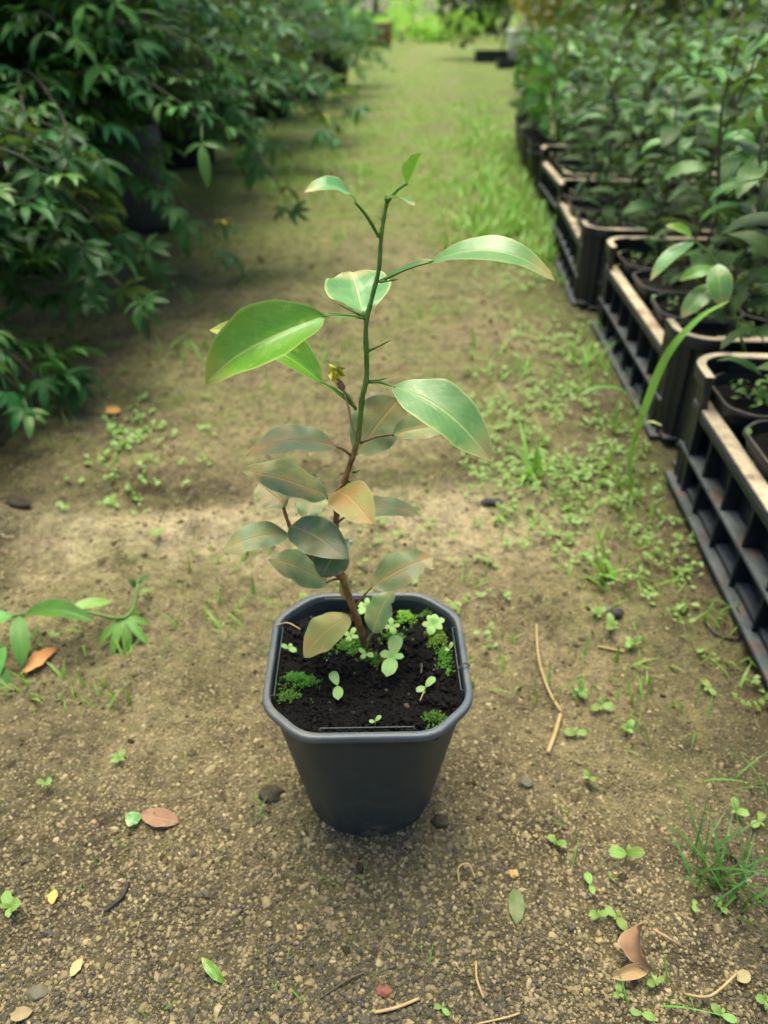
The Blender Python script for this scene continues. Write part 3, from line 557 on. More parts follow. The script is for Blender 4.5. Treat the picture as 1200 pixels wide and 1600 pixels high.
#======================================================================= SPROUTS AND MOSS IN THE POT
M['sprout'] = leaf_mat('pale_sprout_leaf', (0.24, 0.42, 0.10), (0.32, 0.50, 0.15), (0.42, 0.55, 0.2), rough=0.42, trans=0.3, rand=0.1)
POT_LEAF = [leaf_mesh('sprout_leaf', M['sprout'], 1.0, wd, 0.12, 0.10, 0.1, 0.02, s, 7, 4, tip=0.6, curl=0.1*s) for s, wd in enumerate((0.52, 0.6, 0.66))]
SPROUT_LEAF = [leaf_mesh('sprout_leaf', M['weed'], 1.0, wd, 0.15, 0.10, 0.1, 0.03, s, 7, 4, tip=0.62, curl=0.15*s) for s, wd in enumerate((0.52, 0.6, 0.45))]
def sprout(p, label, leaves, h=0.008, group=None, name='weed_sprout', cat='sprout', lm=None, tilt=0.0, mat=None):
    """leaves: (heading in degrees, length, lift in degrees)"""
    t = thing(name, label, cat, tuple(p), group); top = Vector((tilt*h, 0, h))
    link('stem', MB().tube([(0, 0, -0.003), (tilt*h*0.3, 0, h*0.5), top], [0.0006, 0.0005, 0.0004], 5).mesh('stem', M['stem_weed']), t)
    for i, (az, L, lift) in enumerate(leaves):
        d = Vector((math.cos(R(az))*math.cos(R(lift)), math.sin(R(az))*math.cos(R(lift)), math.sin(R(lift))))
        hint = Vector((0, -0.35, 1)); m = frame(top, top+d, hint) @ Matrix.Diagonal((L, L, L, 1))
        link('leaf', (lm or SPROUT_LEAF)[i % len(lm or SPROUT_LEAF)], t, matrix=m)
    return t
sprout(on_soil(613, 1042), 'largest pale sprout with two long and two short leaves on the peat', [(78, 0.0185, 8), (258, 0.0165, 0), (170, 0.0085, 20), (340, 0.0085, 20)], 0.009, lm=POT_LEAF)
sprout(on_soil(528, 1080), 'two-leaved sprout on bare peat near the front left of pot', [(110, 0.012, 6), (275, 0.011, 0)], 0.005, lm=POT_LEAF)
sprout(on_soil(452, 1022), 'small pale sprout by the left rim of the pot', [(160, 0.006, 20), (330, 0.0065, 10), (60, 0.004, 30)], 0.005, lm=POT_LEAF)
sprout(on_soil(676, 992), 'round-leaved sprout cluster near the back right of pot', [(120, 0.008, 30), (190, 0.008, 15), (250, 0.009, 0), (20, 0.009, 20), (320, 0.008, 15), (70, 0.008, 40)], 0.009, lm=POT_LEAF)
sprout(on_soil(574, 966), 'leafy sprout behind the citrus stem', [(90, 0.008, 40), (160, 0.008, 20), (215, 0.008, 5), (20, 0.008, 25), (300, 0.007, 10)], 0.009, lm=POT_LEAF)
sprout(on_soil(612, 998), 'tall thin four-leaved sprout right of the bitten leaf', [(100, 0.007, 30), (190, 0.006, 10), (280, 0.007, 0), (0, 0.006, 15)], 0.011, lm=POT_LEAF)
sprout(on_soil(572, 1032), 'small pale sprout just in front of the stem foot', [(150, 0.006, 20), (330, 0.006, 10), (230, 0.005, 0)], 0.006, lm=POT_LEAF)
sprout(on_soil(664, 1082), 'leaning two-leaved sprout near the front right of pot', [(40, 0.009, 20), (215, 0.007, 5)], 0.005, lm=POT_LEAF)
sprout(on_soil(586, 1134), 'tiny sprout against the front rim of the pot', [(30, 0.005, 30), (200, 0.004, 20)], 0.004, lm=POT_LEAF)
sprout(on_soil(702, 1024), 'tiny sprout against the right rim of the pot', [(60, 0.005, 40), (220, 0.0045, 20)], 0.006, lm=POT_LEAF)
sprout(on_soil(548, 1003), 'low bright sprout beside the stem in the moss', [(60, 0.007, 30), (150, 0.006, 20), (250, 0.006, 5), (340, 0.006, 10)], 0.005, lm=POT_LEAF)
def moss(p, rx, ry, n, mat, label, hgt=0.004):
    r = np.random.default_rng(int(p[0]*1e5) & 0xffff); q = np.repeat(r.normal(0, 0.42, (n, 2))*np.array([rx, ry]), 4, 0); m = len(q)
    z = soil_h(p[0]+q[:, 0]-POT[0], p[1]+q[:, 1]-POT[1])-p[2]; hh = hgt*r.uniform(0.3, 1.2, m)*np.exp(-(q[:, 0]/rx)**2-(q[:, 1]/ry)**2)
    V, F, U = vleaves(np.column_stack([q+r.normal(0, 0.0006, (m, 2)), z+hh]), sph(r.uniform(0, 6.28, m), r.uniform(0.1, 1.2, m)), np.column_stack([r.uniform(-.4, .4, m), np.full(m, -0.3), np.ones(m)]), r.uniform(0.0012, 0.0028, m), 0.42, 2, 2)
    o = link('moss_clump', raw_mesh('moss_clump', V, F, [M[mat]], U), None, tuple(p)); return tag(o, label, 'moss', 'moss clumps on the peat')
for (px, py, rx, ry, n, mt, lb) in ((468, 1064, 0.013, 0.007, 190, 'moss', 'wide moss cushion on the left side of the peat'), (452, 1092, 0.008, 0.006, 100, 'moss', 'small moss tuft at the front left corner of the peat'),
        (548, 1012, 0.016, 0.009, 130, 'moss', 'dark moss around the foot of the citrus stem'), (584, 1032, 0.008, 0.008, 70, 'moss', 'moss strip in front of the citrus stem'), (632, 966, 0.007, 0.006, 120, 'moss_light', 'bright moss cushion at the back of the peat'),
        (684, 1000, 0.007, 0.010, 130, 'moss_light', 'bright moss under the round-leaved sprout'), (668, 962, 0.008, 0.005, 60, 'moss', 'thin moss along the back right of the peat'), (694, 1036, 0.006, 0.012, 70, 'moss', 'moss strip along the right rim'), (680, 1126, 0.010, 0.006, 80, 'moss', 'moss patch at the front right corner of the peat'), (614, 1000, 0.009, 0.006, 70, 'moss', 'moss between stem and tall thin sprout')):
    moss(on_soil(px, py), rx, ry, n, mt, lb)
for (a_, b_, lb, mt) in (((432, 977), (470, 984), 'pale root thread lying over the left rim', 'straw'), ((716, 1046), (734, 1040), 'brown root curl hanging over the right rim', 'twig'), ((656, 1095), (664, 1082), 'short straw stuck in the peat', 'straw'), ((656, 1040), (658, 1052), 'thin dead stalk on the right of the peat', 'twig')):
    A, B = G(*a_, PH+0.001), G(*b_, PH+0.001); p = smooth_path([Vector((0, 0, 0)), Vector((B-A)*0.4)+Vector((0.001, 0.002, 0.002)), Vector(B-A)], 5)
    tag(link('root_fibre', MB().tube(p, 0.0005, 5).mesh('root_fibre', M[mt]), None, tuple(A)), lb, 'root')

def crown_soup(n, fn, L, W, seed, up=0.6):
    r = np.random.default_rng(seed); po = [fn(r) for _ in range(n)]; B = np.array([q[0] for q in po]); O = np.array([q[1] for q in po])
    D = O*0.8+np.column_stack([r.normal(0, 0.5, n), r.normal(0, 0.5, n), r.normal(-0.1, 0.45, n)])
    return vleaves(B, D, np.column_stack([r.normal(0, 0.5, n), r.normal(0, 0.5, n), np.full(n, up)]), L*r.uniform(0.7, 1.3, n), W)
def crown_mesh(c, mat): return raw_mesh('crown', c[0], c[1], [M[mat]], c[2])
def seed_crown(H):
    def fn(r):
        t = r.uniform(0.12, 1.0); a = r.uniform(0, 6.28); q = 0.012+0.03*r.random(); return (math.cos(a)*q, math.sin(a)*q, t*H), (math.cos(a), math.sin(a), 0.25)
    return fn
BC = [crown_mesh(crown_soup(54, seed_crown(H), 0.055, 0.44, 60+i), 'crateleaf' if i < 3 else 'crateleaf2') for i, H in enumerate((0.27, 0.32, 0.24, 0.30))]
#======================================================================= CRATES
ROW = 0.064; ROWA = -math.atan(ROW)             # the rows run a little to the right of the camera axis
def rowpt(s, d): return Vector((0.298+ROW*d+s, d-ROW*s, 0))    # s across the row from the crate fronts, d along it
CL, CW, CH, RAIL = 0.50, 0.37, 0.150, 0.112
def crate_parts():
    parts = []
    def P_(name, mb, mat='crate_side', bev=0.0012): parts.append((name, mb.mesh(name, M[mat], False), bev))
    rc = 0.045; t = 0.004
    P_('floor', MB().box((0.01, 0.01, 0.006), (CW-0.01, CL-0.01, 0.012)))
    for sx in (0, 1):       # long sides
        X = (lambda v: v) if sx == 0 else (lambda v: CW-v)
        def bx(x0, x1, y0, y1, z0, z1, X=X):
            a, b = sorted((X(x0), X(x1))); return MB().box((a, y0, z0), (b, y1, z1))
        P_('side_panel', bx(0.022, 0.026, rc*0.9, CL-rc*0.9, 0.012, RAIL-0.0045))
        P_('bottom_flange', bx(-0.002, 0.031, rc*0.6, CL-rc*0.6, 0.0, 0.006)); P_('middle_rail', bx(0.002, 0.0225, rc*0.8, CL-rc*0.8, 0.050, 0.054))
        P_('top_rail', bx(0.004, 0.022, rc, CL-rc, RAIL-0.004, RAIL), 'crate'); P_('rail_lip', bx(0.004, 0.007, rc, CL-rc, RAIL-0.014, RAIL-0.0045))
        for k in range(7):
            y = rc+0.012+k*(CL-2*rc-0.024)/6; P_('rib', bx(0.005, 0.0225, y-0.0018, y+0.0018, 0.0065, RAIL-0.0045))
    for sy in (0, 1):       # short ends, full height
        Y = (lambda v: v) if sy == 0 else (lambda v: CL-v)
        def by(x0, x1, y0, y1, z0, z1, Y=Y):
            a, b = sorted((Y(y0), Y(y1))); return MB().box((x0, a, z0), (x1, b, z1))
        P_('end_panel', by(rc, CW-rc, 0.010, 0.014, 0.012, CH-0.004)); P_('bottom_flange', by(rc*0.6, CW-rc*0.6, 0.0005, 0.016, 0.0005, 0.0065))
        P_('end_rail', by(rc, CW-rc, 0.0, 0.016, CH-0.004, CH), 'crate'); P_('middle_rail', by(rc*0.8, CW-rc*0.8, 0.002, 0.012, 0.050, 0.054))
        for k in range(6):
            x = rc+0.012+k*(CW-2*rc-0.024)/5; P_('rib', by(x-0.0018, x+0.0018, 0.003, 0.0105, 0.0065, CH-0.0045))
    for sx in (0, 1):       # rounded corner posts with a flared lip
        for sy in (0, 1):
            cx, cy = (rc if sx == 0 else CW-rc), (rc if sy == 0 else CL-rc); ang = []
            prof = [(rc-0.012, 0.010), (rc-0.010, 0.0), (rc-0.007, RAIL*0.5), (rc-0.006, CH-0.018), (rc-0.001, CH-0.015), (rc, CH-0.002), (rc-0.001, CH), (rc-0.0105, CH), (rc-0.0115, CH-0.004), (rc-0.0095, CH-0.010), (rc-0.012, RAIL*0.5), (rc-0.0145, 0.010)]
            mb = MB(); N = 15; v = []; f = []
            # straight piece, quarter turn, straight piece
            stations = []
            ext_a, ext_b = 0.030, 0.004
            stations.append(((0.0, ext_a), (1, 0)))
            for k in range(N): q = (math.pi/2)*k/(N-1); stations.append(((0, 0), (math.cos(q), -math.sin(q))))
            stations.append(((-ext_b, 0.0), (0, -1)))
            for si, ((ox, oy), (dx, dy)) in enumerate(stations):
                for pi_, (r_, z_) in enumerate(prof):
                    if 1 <= pi_ <= 3 and si % 3 == 0: r_ += 0.0035
                    x, y = ox+dx*r_, oy+dy*r_
                    X_, Y_ = (-x if sx == 0 else x), (y if sy == 0 else -y)
                    v.append((cx+X_, cy+Y_, z_))
            n = len(prof)
            for i in range(len(stations)-1):
                for k in range(n): f.append((i*n+k, i*n+(k+1) % n, (i+1)*n+(k+1) % n, (i+1)*n+k))
            f.append(tuple(range(n))); f.append(tuple((len(stations)-1)*n+k for k in range(n))[::-1])
            mb.add(v, f); me = mb.mesh('corner_post', M['crate'], True); me.set_sharp_from_angle(angle=R(35)); parts.append(('corner_post', me, 0))
    return parts
CP = crate_parts()
def crate(s, d, turn, label):
    p = rowpt(s, d); t = thing('plastic_crate', label, 'crate', (p.x, p.y, 0.001), 'black crates along the path', ROWA+R(turn))
    for n, me, bv in CP:
        o = link(n, me, t)
        if bv: bevel(o, bv, 1)
    return t
CR = [(0.0, 0.315, 0.0, 'nearest dusty black crate at the lower right, cut off by the picture edge', 'nearest crate'),
      (0.004, 0.850, 0.6, 'second dusty black crate along the path, with thick light rail', 'second crate'),
      (-0.022, 1.395, -1.2, 'third black crate along the path, standing slightly forward of the second', 'third crate'),
      (0.020, 1.935, 1.5, 'fourth and farthest black crate beside bright verge grass', 'fourth crate')]
for s, d, tn, lb, nm in CR: crate(s, d, tn, lb)
for d, lb in ((0.86, 'black crate behind the second crate, under seedlings'), (1.41, 'black crate behind the third crate, under seedlings'), (1.96, 'black crate behind the fourth crate, under seedlings')): crate(0.40, d, 0.4, lb)

# ---- pots and seedlings that fill the crates
cbody, crim = pot_meshes(0.058, 0.118, M['pot_black'], M['pot_black'], '_small')
rg = octo(0.0535, 0.0535*0.385, 3, 0.3); csoil = MB().add(*loft([(rg*q, 0.105+0.004*math.sin(i*2.1)) for i, q in enumerate((1.0, 0.8, 0.55, 0.3, 0.1))], cap1=True)).mesh('peat', M['soil'])
CLEAF = [leaf_mesh('nursery_leaf', M['crateleaf'], 1.0, 0.42, 0.2, b, 0.05, 0.02, 40+i, 8, 4, curl=c) for i, (b, c) in enumerate(((0.10, 0.12), (0.16, 0.05), (0.05, 0.2), (0.12, 0.0)))]
CLEAF2 = [leaf_mesh('nursery_leaf_green', M['crateleaf2'], 1.0, 0.40, 0.25, b, 0.05, 0.02, 50+i, 8, 4, curl=c) for i, (b, c) in enumerate(((0.10, 0.12), (0.16, 0.05)))]
tuft = Soup(); rr = np.random.default_rng(3)
for i in range(110):
    q = rr.normal(0, 0.020, 2); az = rr.uniform(0, 6.28); lf = rr.uniform(0.0, 0.9); L = rr.uniform(0.006, 0.011); B = Vector((q[0], q[1], 0.108+rr.uniform(0, 0.014)))
    dv = Vector((math.cos(az)*math.cos(lf), math.sin(az)*math.cos(lf), math.sin(lf))); m = frame(B, B+dv, (0, -0.2, 1)); v, f, uv = leaf_arrays(L, L*0.6, 0.1, 0.1, nl=3, nw=2); tuft.add(xf(m, v), f, uv)
TUFT = tuft.mesh('pot_weeds', M['weed'])
STEMS = []
def seedling_plan(seed, H):
    r = np.random.default_rng(seed); pts = [Vector((0, 0, 0))]; lean = r.normal(0, 0.10, 2); n = 8
    for k in range(1, n+1): pts.append(Vector((lean[0]*H*(k/n)+r.normal(0, 0.004), lean[1]*H*(k/n)+r.normal(0, 0.004), H*k/n)))
    lv = []; az = r.uniform(0, 6.28); nl = int(r.integers(30, 37))
    for k in range(nl):
        t = 0.05+0.95*k/(nl-1); i = min(int(t*n), n-1); p = pts[i].lerp(pts[i+1], t*n-i); az += 2.4+r.normal(0, 0.4)
        lift = r.uniform(-0.35, 0.55)+0.4*(t > 0.9); dv = Vector((math.cos(az)*math.cos(lift), math.sin(az)*math.cos(lift), math.sin(lift)))
        L = r.uniform(0.034, 0.058)*(1-0.35*(t > 0.88)); B = p+dv*0.010
        lv.append((frame(B, B+dv, (r.normal(0, 0.25), r.normal(0, 0.25), 1)) @ Matrix.Diagonal((L, L, L, 1)), int(r.integers(0, 4)), t))
    return MB().tube(pts, [0.0025-0.0014*k/n for k in range(n+1)], 5).mesh('nursery_stem', M['twig']), lv
PLANS = [seedling_plan(100+i, H) for i, H in enumerate((0.27, 0.31, 0.24, 0.34, 0.29, 0.22))]
ORD = ['first', 'second', 'third', 'fourth']; RW = ['path-side', 'middle', 'back']
def potted(p, where, plan, rz, weeds, group, bushy=True, joined=False):
    t = thing('black_pot', 'black pot, '+where.replace(' of the ', ' of '), 'pot', (p.x, p.y, p.z), 'black pots in the crates', rz)
    link('body', cbody, t); link('rim', crim, t); link('peat', csoil, t)
    if weeds: 
        q = link('weed_cover', TUFT, t); q['kind'] = 'stuff'
    if not bushy: return
    s = thing('nursery_seedling', 'dusty citrus seedling, '+where.replace(' of the ', ' of '), 'seedling', (p.x, p.y, p.z+0.106), 'citrus seedlings in the crates', rz*3); s.scale = (1.15,)*3
    st, lv = PLANS[plan]; link('stem', st, s)
    if joined: link('crown', BC[plan % 4], s); return
    for m, i, tt in lv:
        if tt > 0.55 and random.random() < 0.42: link('leaf', CLEAF2[i % 2], s, matrix=m)
        else: link('leaf', CLEAF[i], s, matrix=m)
for ci, (s0, d0, tn, lb, nm) in enumerate(CR):
    for i in range(4):
        for j in range(3):
            if ci == 0 and (j > 1 or i == 0): continue
            p = rowpt(s0+0.075+j*0.112, d0+0.068+i*0.121); p.z = 0.0135
            bare = (ci == 0 and i == 1)
            potted(p, '%s in the %s row of the %s' % (ORD[i], RW[j], nm), (ci*5+i*2+j*3) % 6, ROWA+R(random.uniform(-3, 3)), random.random() < 0.85, None, not bare)
for ci, (d0, nm) in enumerate(((0.86, 'crate behind the second'), (1.41, 'crate behind the third'), (1.96, 'crate behind the fourth'))):
    for i in range(4):
        for j in range(3):
            if ci == 0 and (j > 0 or i < 1): continue
            p = rowpt(0.475+j*0.112, d0+0.068+i*0.121); p.z = 0.0135
            potted(p, '%s in the %s row of the %s' % (ORD[i], RW[j], nm), (ci*3+i+j*2) % 6, ROWA+R(random.uniform(-3, 3)), False, None, True, True)

#======================================================================= LEFT ROW: SHRUBS WITH PALMATE LEAVES
def palmate(seed, mat, k=5, L=0.051, lod=False):
    r = np.random.default_rng(seed); s = Soup()
    pet = 0.035
    v, f, uv = leaf_arrays(pet, 0.0022, 0.2, 0.05, nl=3, nw=2, tip=0.4); s.add(v, f, uv)
    for i in range(k):
        a = R(-80+160*i/(k-1))+r.normal(0, 0.10); ll = L*(1-0.35*abs(i-(k-1)/2)/((k-1)/2))*r.uniform(0.85, 1.1); dz = -r.uniform(-0.05, 0.55)
        d = Vector((math.cos(a)*math.cos(dz), math.sin(a)*math.cos(dz), math.sin(dz))); B = Vector((pet*0.95, 0, 0))
        m = frame(B, B+d, (r.normal(0, 0.12), r.normal(0, 0.12), 1)); v, f, uv = leaf_arrays(ll, ll*0.28, 0.25, 0.08, 0, 0.02, seed*9+i, 4 if lod else 7, 2 if lod else 4, curl=r.uniform(0, 0.25)); s.add(xf(m, v), f, uv)
    return s
PALM = [palmate(s, M['palmate'], k).mesh('palmate_leaf', M['palmate']) for s, k in ((1, 5), (2, 5), (3, 3), (4, 5), (5, 3))]
PALM2 = [palmate(s, M['palmate2'], k).mesh('palmate_leaf_light', M['palmate2']) for s, k in ((6, 5), (7, 3))]
PALM3 = palmate(8, M['yellow'], 5).mesh('palmate_leaf_old', M['yellow'])
def lowleaf(L, W):   # two-quad leaf for crowds
    return leaf_arrays(L, W, 0.25, 0.1, nl=3, nw=2)
def pot_round(name, p, r, h, label, mat='pot_black', group='large black pots in the left row'):
    t = thing(name, label, 'pot', tuple(p), group); n = 28
    circ = np.array([(math.cos(2*math.pi*k/n), math.sin(2*math.pi*k/n)) for k in range(n)])
    ribs = np.array([1+0.012*(k % 2) for k in range(n)])[:, None]
    link('body', MB().add(*loft([(circ*r*0.78, 0), (circ*ribs*r*0.80, h*0.05), (circ*ribs*r*0.95, h*0.88), (circ*r*0.97, h*0.93)], cap0=True)).mesh('body', M[mat]), t)
    link('rim', MB().add(*loft([(circ*r*0.965, h*0.925), (circ*r*1.03, h*0.93), (circ*r*1.04, h*0.98), (circ*r*1.01, h), (circ*r*0.96, h*0.99), (circ*r*0.93, h*0.90)])).mesh('rim', M[mat]), t)
    link('peat', MB().add(*loft([(circ*r*0.945, h*0.90), (circ*r*0.6, h*0.92), (circ*r*0.2, h*0.915)], cap1=True)).mesh('peat', M['soil']), t)
    return t
def palmate_shrub(p, label, seed, nb, lo, hi, singles, toward=None, spread=(0.3, 1.25), grav=0.085, scale=1.0, low=False):
    r = np.random.default_rng(seed); t = thing('palmate_shrub', label, 'shrub', tuple(p), 'shrubs with palmate leaves in the left row'); mats = []; nb = int(nb*1.2); 
    for b in range(nb):
        az = r.uniform(0, 6.283) if toward is None or r.random() < 0.3 else toward+r.normal(0, 0.75)
        ti = r.uniform(*spread); d = Vector((math.cos(az)*math.sin(ti), math.sin(az)*math.sin(ti), math.cos(ti))); q = Vector((r.normal(0, 0.02), r.normal(0, 0.02), 0)); L = r.uniform(lo, hi); n = int(L/0.04)
        pts = [q.copy()]; rd = []
        for k in range(n):
            d = (d+Vector((r.normal(0, 0.06), r.normal(0, 0.06), r.normal(0, 0.04)-grav*(k/n)*1.6))).normalized(); q = q+d*0.04
            if q.z < -p[2]+0.05: break
            pts.append(q.copy())
            if k >= 2:
                for _ in range(1 if r.random() < 0.45 else 2):
                    side = d.cross(Vector((0, 0, 1))); side = side.normalized()*(1 if r.random() < 0.5 else -1)
                    dv = (side*r.uniform(0.4, 1.1)+d*r.uniform(0.3, 0.9)+Vector((0, 0, r.uniform(-0.5, 0.35)))).normalized(); sz = r.uniform(0.75, 1.25)*scale
                    mats.append((frame(q, q+dv, (r.normal(0, 0.3), r.normal(0, 0.3), 1)) @ Matrix.Diagonal((sz, sz, sz, 1)), r.random()))
        if len(pts) > 2:
            m = len(pts); link('branch', MB().tube(pts, [(0.005-0.0038*k/(m-1))*scale for k in range(m)], 5).mesh('branch', M['twig']), t)
    # leaves nearest the camera stay single leaves, the rest of the crown is one part
    cpos = Vector((0, 0, CAM_H))-Vector(p)
    mats.sort(key=lambda a: (a[0].translation-cpos).length + (0.8 if a[0].translation.z+p[2] > 0.62 else 0))
    for m, u in mats[:singles]: link('leaf', PALM3 if u > 0.985 else PALM2[int(u*40) % 2] if u < 0.36 else PALM[int(u*1000) % 5], t, matrix=m)
    if len(mats) > singles:
        s = Soup()
        cache = [palmate(20+k, None, 5, lod=True) for k in range(2)]; cc = [(np.concatenate(c.v), np.concatenate(c.f), np.concatenate(c.u)) for c in cache]
        for m, u in mats[singles:]:
            v, f, uv = cc[int(u*100) % 2]; s.add(xf(m, v), f, uv)
        q = link('foliage', s.mesh('foliage', M['palmate']), t); q['kind'] = 'stuff'
    return t
LROW = [  # x, y, pot radius, pot height, branches, length lo hi, single leaves, words
    (-0.84, 0.98, 0.15, 0.20, 60, 0.34, 0.62, 280, 'low palmate shrub reaching in at the left edge, nearest of its row'),
    (-0.79, 1.75, 0.155, 0.26, 130, 0.40, 0.78, 300, 'large dark palmate shrub over the black pot at upper left'),
    (-0.84, 2.42, 0.14, 0.25, 85, 0.40, 0.70, 250, 'palmate shrub behind the large dark one, leaning over the path'),
    (-0.76, 3.05, 0.15, 0.26, 52, 0.45, 0.78, 160, 'third palmate shrub from the front at the left of the path'),
    (-0.72, 3.80, 0.15, 0.26, 36, 0.45, 0.80, 90, 'fourth palmate shrub along the left row'),
    (-0.64, 4.70, 0.15, 0.26, 34, 0.45, 0.80, 50, 'fifth palmate shrub along the left row, greyish in the distance'),
    (-0.56, 5.70, 0.16, 0.26, 34, 0.45, 0.80, 30, 'sixth palmate shrub along the left row, near its far end'),
    (-0.42, 6.80, 0.16, 0.26, 30, 0.40, 0.75, 20, 'farthest palmate shrub of the left row, over the last black pot')]
for i, (x, y, pr_, ph_, nb, lo, hi, sg, lb) in enumerate(LROW):
    pot_round('large_black_pot', (x, y, 0.0), pr_, ph_, 'large round black pot under the '+['low shrub at the left edge', 'large dark shrub at upper left', 'second shrub leaning over the path', 'third shrub of the left row', 'fourth shrub of the left row', 'fifth shrub of the left row', 'sixth shrub of the left row', 'farthest shrub of the left row'][i])
    palmate_shrub((x, y, ph_*0.9), lb, 300+i, nb, lo, hi, sg, toward=(-0.5 if i else -0.15), spread=((0.8, 1.55) if i == 0 else (0.15, 1.25)), grav=(0.17 if i == 0 else 0.092))
for i, (x, y) in enumerate(((-1.35, 1.75), (-1.32, 2.5), (-1.25, 3.3), (-1.2, 4.2), (-1.15, 5.4), (-1.1, 7.0))):
    pot_round('large_black_pot', (x, y, 0.0), 0.15, 0.26, 'large black pot in the hidden second row, '+['first', 'second', 'third', 'fourth', 'fifth', 'sixth'][i]+' from the front')
    palmate_shrub((x, y, 0.23), 'dark palmate shrub in the second row at left, '+['first', 'second', 'third', 'fourth', 'fifth', 'sixth'][i]+' from the front', 340+i, 42, 0.5, 1.0, 0, spread=(0.1, 1.2))
bagp = thing('grow_bag', 'grey plastic grow bag half hidden by leaves at the left', 'grow bag', (-0.66, 2.06, 0), None, 0.4); cq = octo(0.09, 0.035, 4, 0.45)
link('body', MB().add(*loft([(cq*0.95, 0), (cq*1.05, 0.03), (cq*1.0, 0.12), (cq*1.06, 0.2), (cq*1.02, 0.25), (cq*0.97, 0.25), (cq*0.95, 0.21)], cap0=True)).mesh('body', M['bag']), bagp)
link('soil', MB().add(*loft([(cq*0.97, 0.215), (cq*0.5, 0.225), (cq*0.1, 0.222)], cap1=True)).mesh('soil', M['soil']), bagp)

#======================================================================= RIGHT SIDE BEYOND THE CRATES
OR3 = []
OR2 = ['first', 'second', 'third', 'fourth', 'fifth', 'sixth', 'seventh', 'eighth', 'ninth']
for i in range(7):
    for j in range(8):
        d_ = 2.56+i*0.18; s_ = 0.05+0.05*(d_-2.5)+j*0.16
        p = rowpt(s_+random.uniform(-.02, .02), d_+random.uniform(-.02, .02))
        t = thing('black_pot', 'black pot beyond the fourth crate, '+OR2[i]+' rank, '+OR2[j]+' from the path', 'pot', (p.x, p.y, 0.002), 'pots in the block beyond the crates', ROWA); link('body', cbody, t); link('rim', crim, t); link('peat', csoil, t)
        k = random.randrange(4); t = thing('nursery_seedling', 'leafy seedling beyond the fourth crate, '+OR2[i]+' rank, '+OR2[j]+' from the path', 'seedling', (p.x, p.y, 0.107), 'seedlings in the block beyond the crates', random.uniform(0, 6)); link('stem', PLANS[(0, 1, 2, 4)[k]][0], t); link('crown', BC[k], t)
OR3 = OR2+['tenth']
for i in range(10):
    for j in range(4):
        p = rowpt(0.86+j*0.15, 1.05+i*0.15)
        if p.x > 0.53*p.y+0.30: continue
        t = thing('black_pot', 'black pot behind the second line of crates, '+OR3[i]+' rank, '+OR2[j]+' from them', 'pot', (p.x, p.y, 0.002), 'pots behind the crates', ROWA); link('body', cbody, t); link('rim', crim, t); link('peat', csoil, t)
        k = random.randrange(4); t = thing('nursery_seedling', 'leafy seedling behind the second line of crates, '+OR3[i]+' rank, '+OR2[j]+' from them', 'seedling', (p.x, p.y, 0.107), 'seedlings behind the crates', random.uniform(0, 6)); link('stem', PLANS[(0, 1, 2, 4)[k]][0], t); link('crown', BC[k], t)
def ball_fn(rx, ry, rz, zc, seed):
    rs = np.random.default_rng(seed); cl = [(rs.normal(0, 0.45, 3)*np.array([rx, ry, rz])+np.array([0, 0, zc]), rs.uniform(0.25, 0.5)) for _ in range(16)]
    def fn(r):
        c, q = cl[int(r.integers(0, len(cl)))]; d = r.normal(0, 1, 3); d /= np.linalg.norm(d); p = c+d*np.array([rx, ry, rz])*q*r.uniform(0.5, 1.0)**0.5
        p[2] = max(p[2], 0.05); return tuple(p), tuple(d)
    return fn
def shrub(name, x, y, rx, rz, zc, n, L, mat, label, cat, seed, group=None, trunk=0.012, W=0.45, potr=0.0):
    z0 = 0.0
    t = thing(name, label, cat, (x, y, z0), group); r = np.random.default_rng(seed)
    for k in range(3):
        a = r.uniform(0, 6.28); link('trunk', MB().tube([(0, 0, -0.02), (math.cos(a)*rx*0.15, math.sin(a)*rx*0.15, zc*0.6), (math.cos(a)*rx*0.5, math.sin(a)*rx*0.5, zc+rz*0.5)], [trunk, trunk*0.7, trunk*0.3], 6).mesh('trunk', M['twig']), t)
    link('crown', crown_mesh(crown_soup(n, ball_fn(rx, rx, rz, zc, seed), L, W, seed+1, 0.5), mat), t)
    return t
def at(px, d): return float((px-600)/FPX*(d*math.cos(PITCH)+CAM_H*math.sin(PITCH)))
RS = [(1040, 4.6, 0.42, 0.42, 0.48, 1500, 0.075, 'olive', 'olive-brown shrub behind the seedling block, left of the pale cane'), (1160, 4.4, 0.45, 0.45, 0.5, 1400, 0.08, 'crateleaf', 'dark leafy shrub at the top right corner'), (955, 6.6, 0.5, 0.42, 0.48, 1500, 0.08, 'olive', 'olive shrub behind the row of dark trays'),
      (845, 9.9, 0.46, 0.36, 0.60, 1500, 0.08, 'yellow', 'shrub with yellowing leaves above the white pot'), (1010, 5.9, 0.5, 0.45, 0.55, 1300, 0.09, 'crateleaf2', 'green shrub between olive shrubs at the upper right'), (1250, 5.0, 0.6, 0.5, 0.55, 1300, 0.09, 'olive', 'olive shrub cut off by the right edge'),
      (780, 10.8, 0.55, 0.55, 0.60, 2400, 0.08, 'palmate', 'dark evergreen shrub at the right side of the path end'), (925, 9.9, 0.8, 0.55, 0.6, 1700, 0.1, 'crateleaf', 'dull shrub behind the yellowing one'), (1090, 6.8, 0.8, 0.6, 0.65, 1600, 0.1, 'crateleaf', 'tall dark shrub far behind the seedlings')]
for i, (px, d, rx, rz, zc, n, L, mt, lb) in enumerate(RS): shrub('leafy_shrub', at(px, d), d, rx, rz, zc, n, L, mt, lb, 'shrub', 400+i, 'shrubs behind the seedlings')
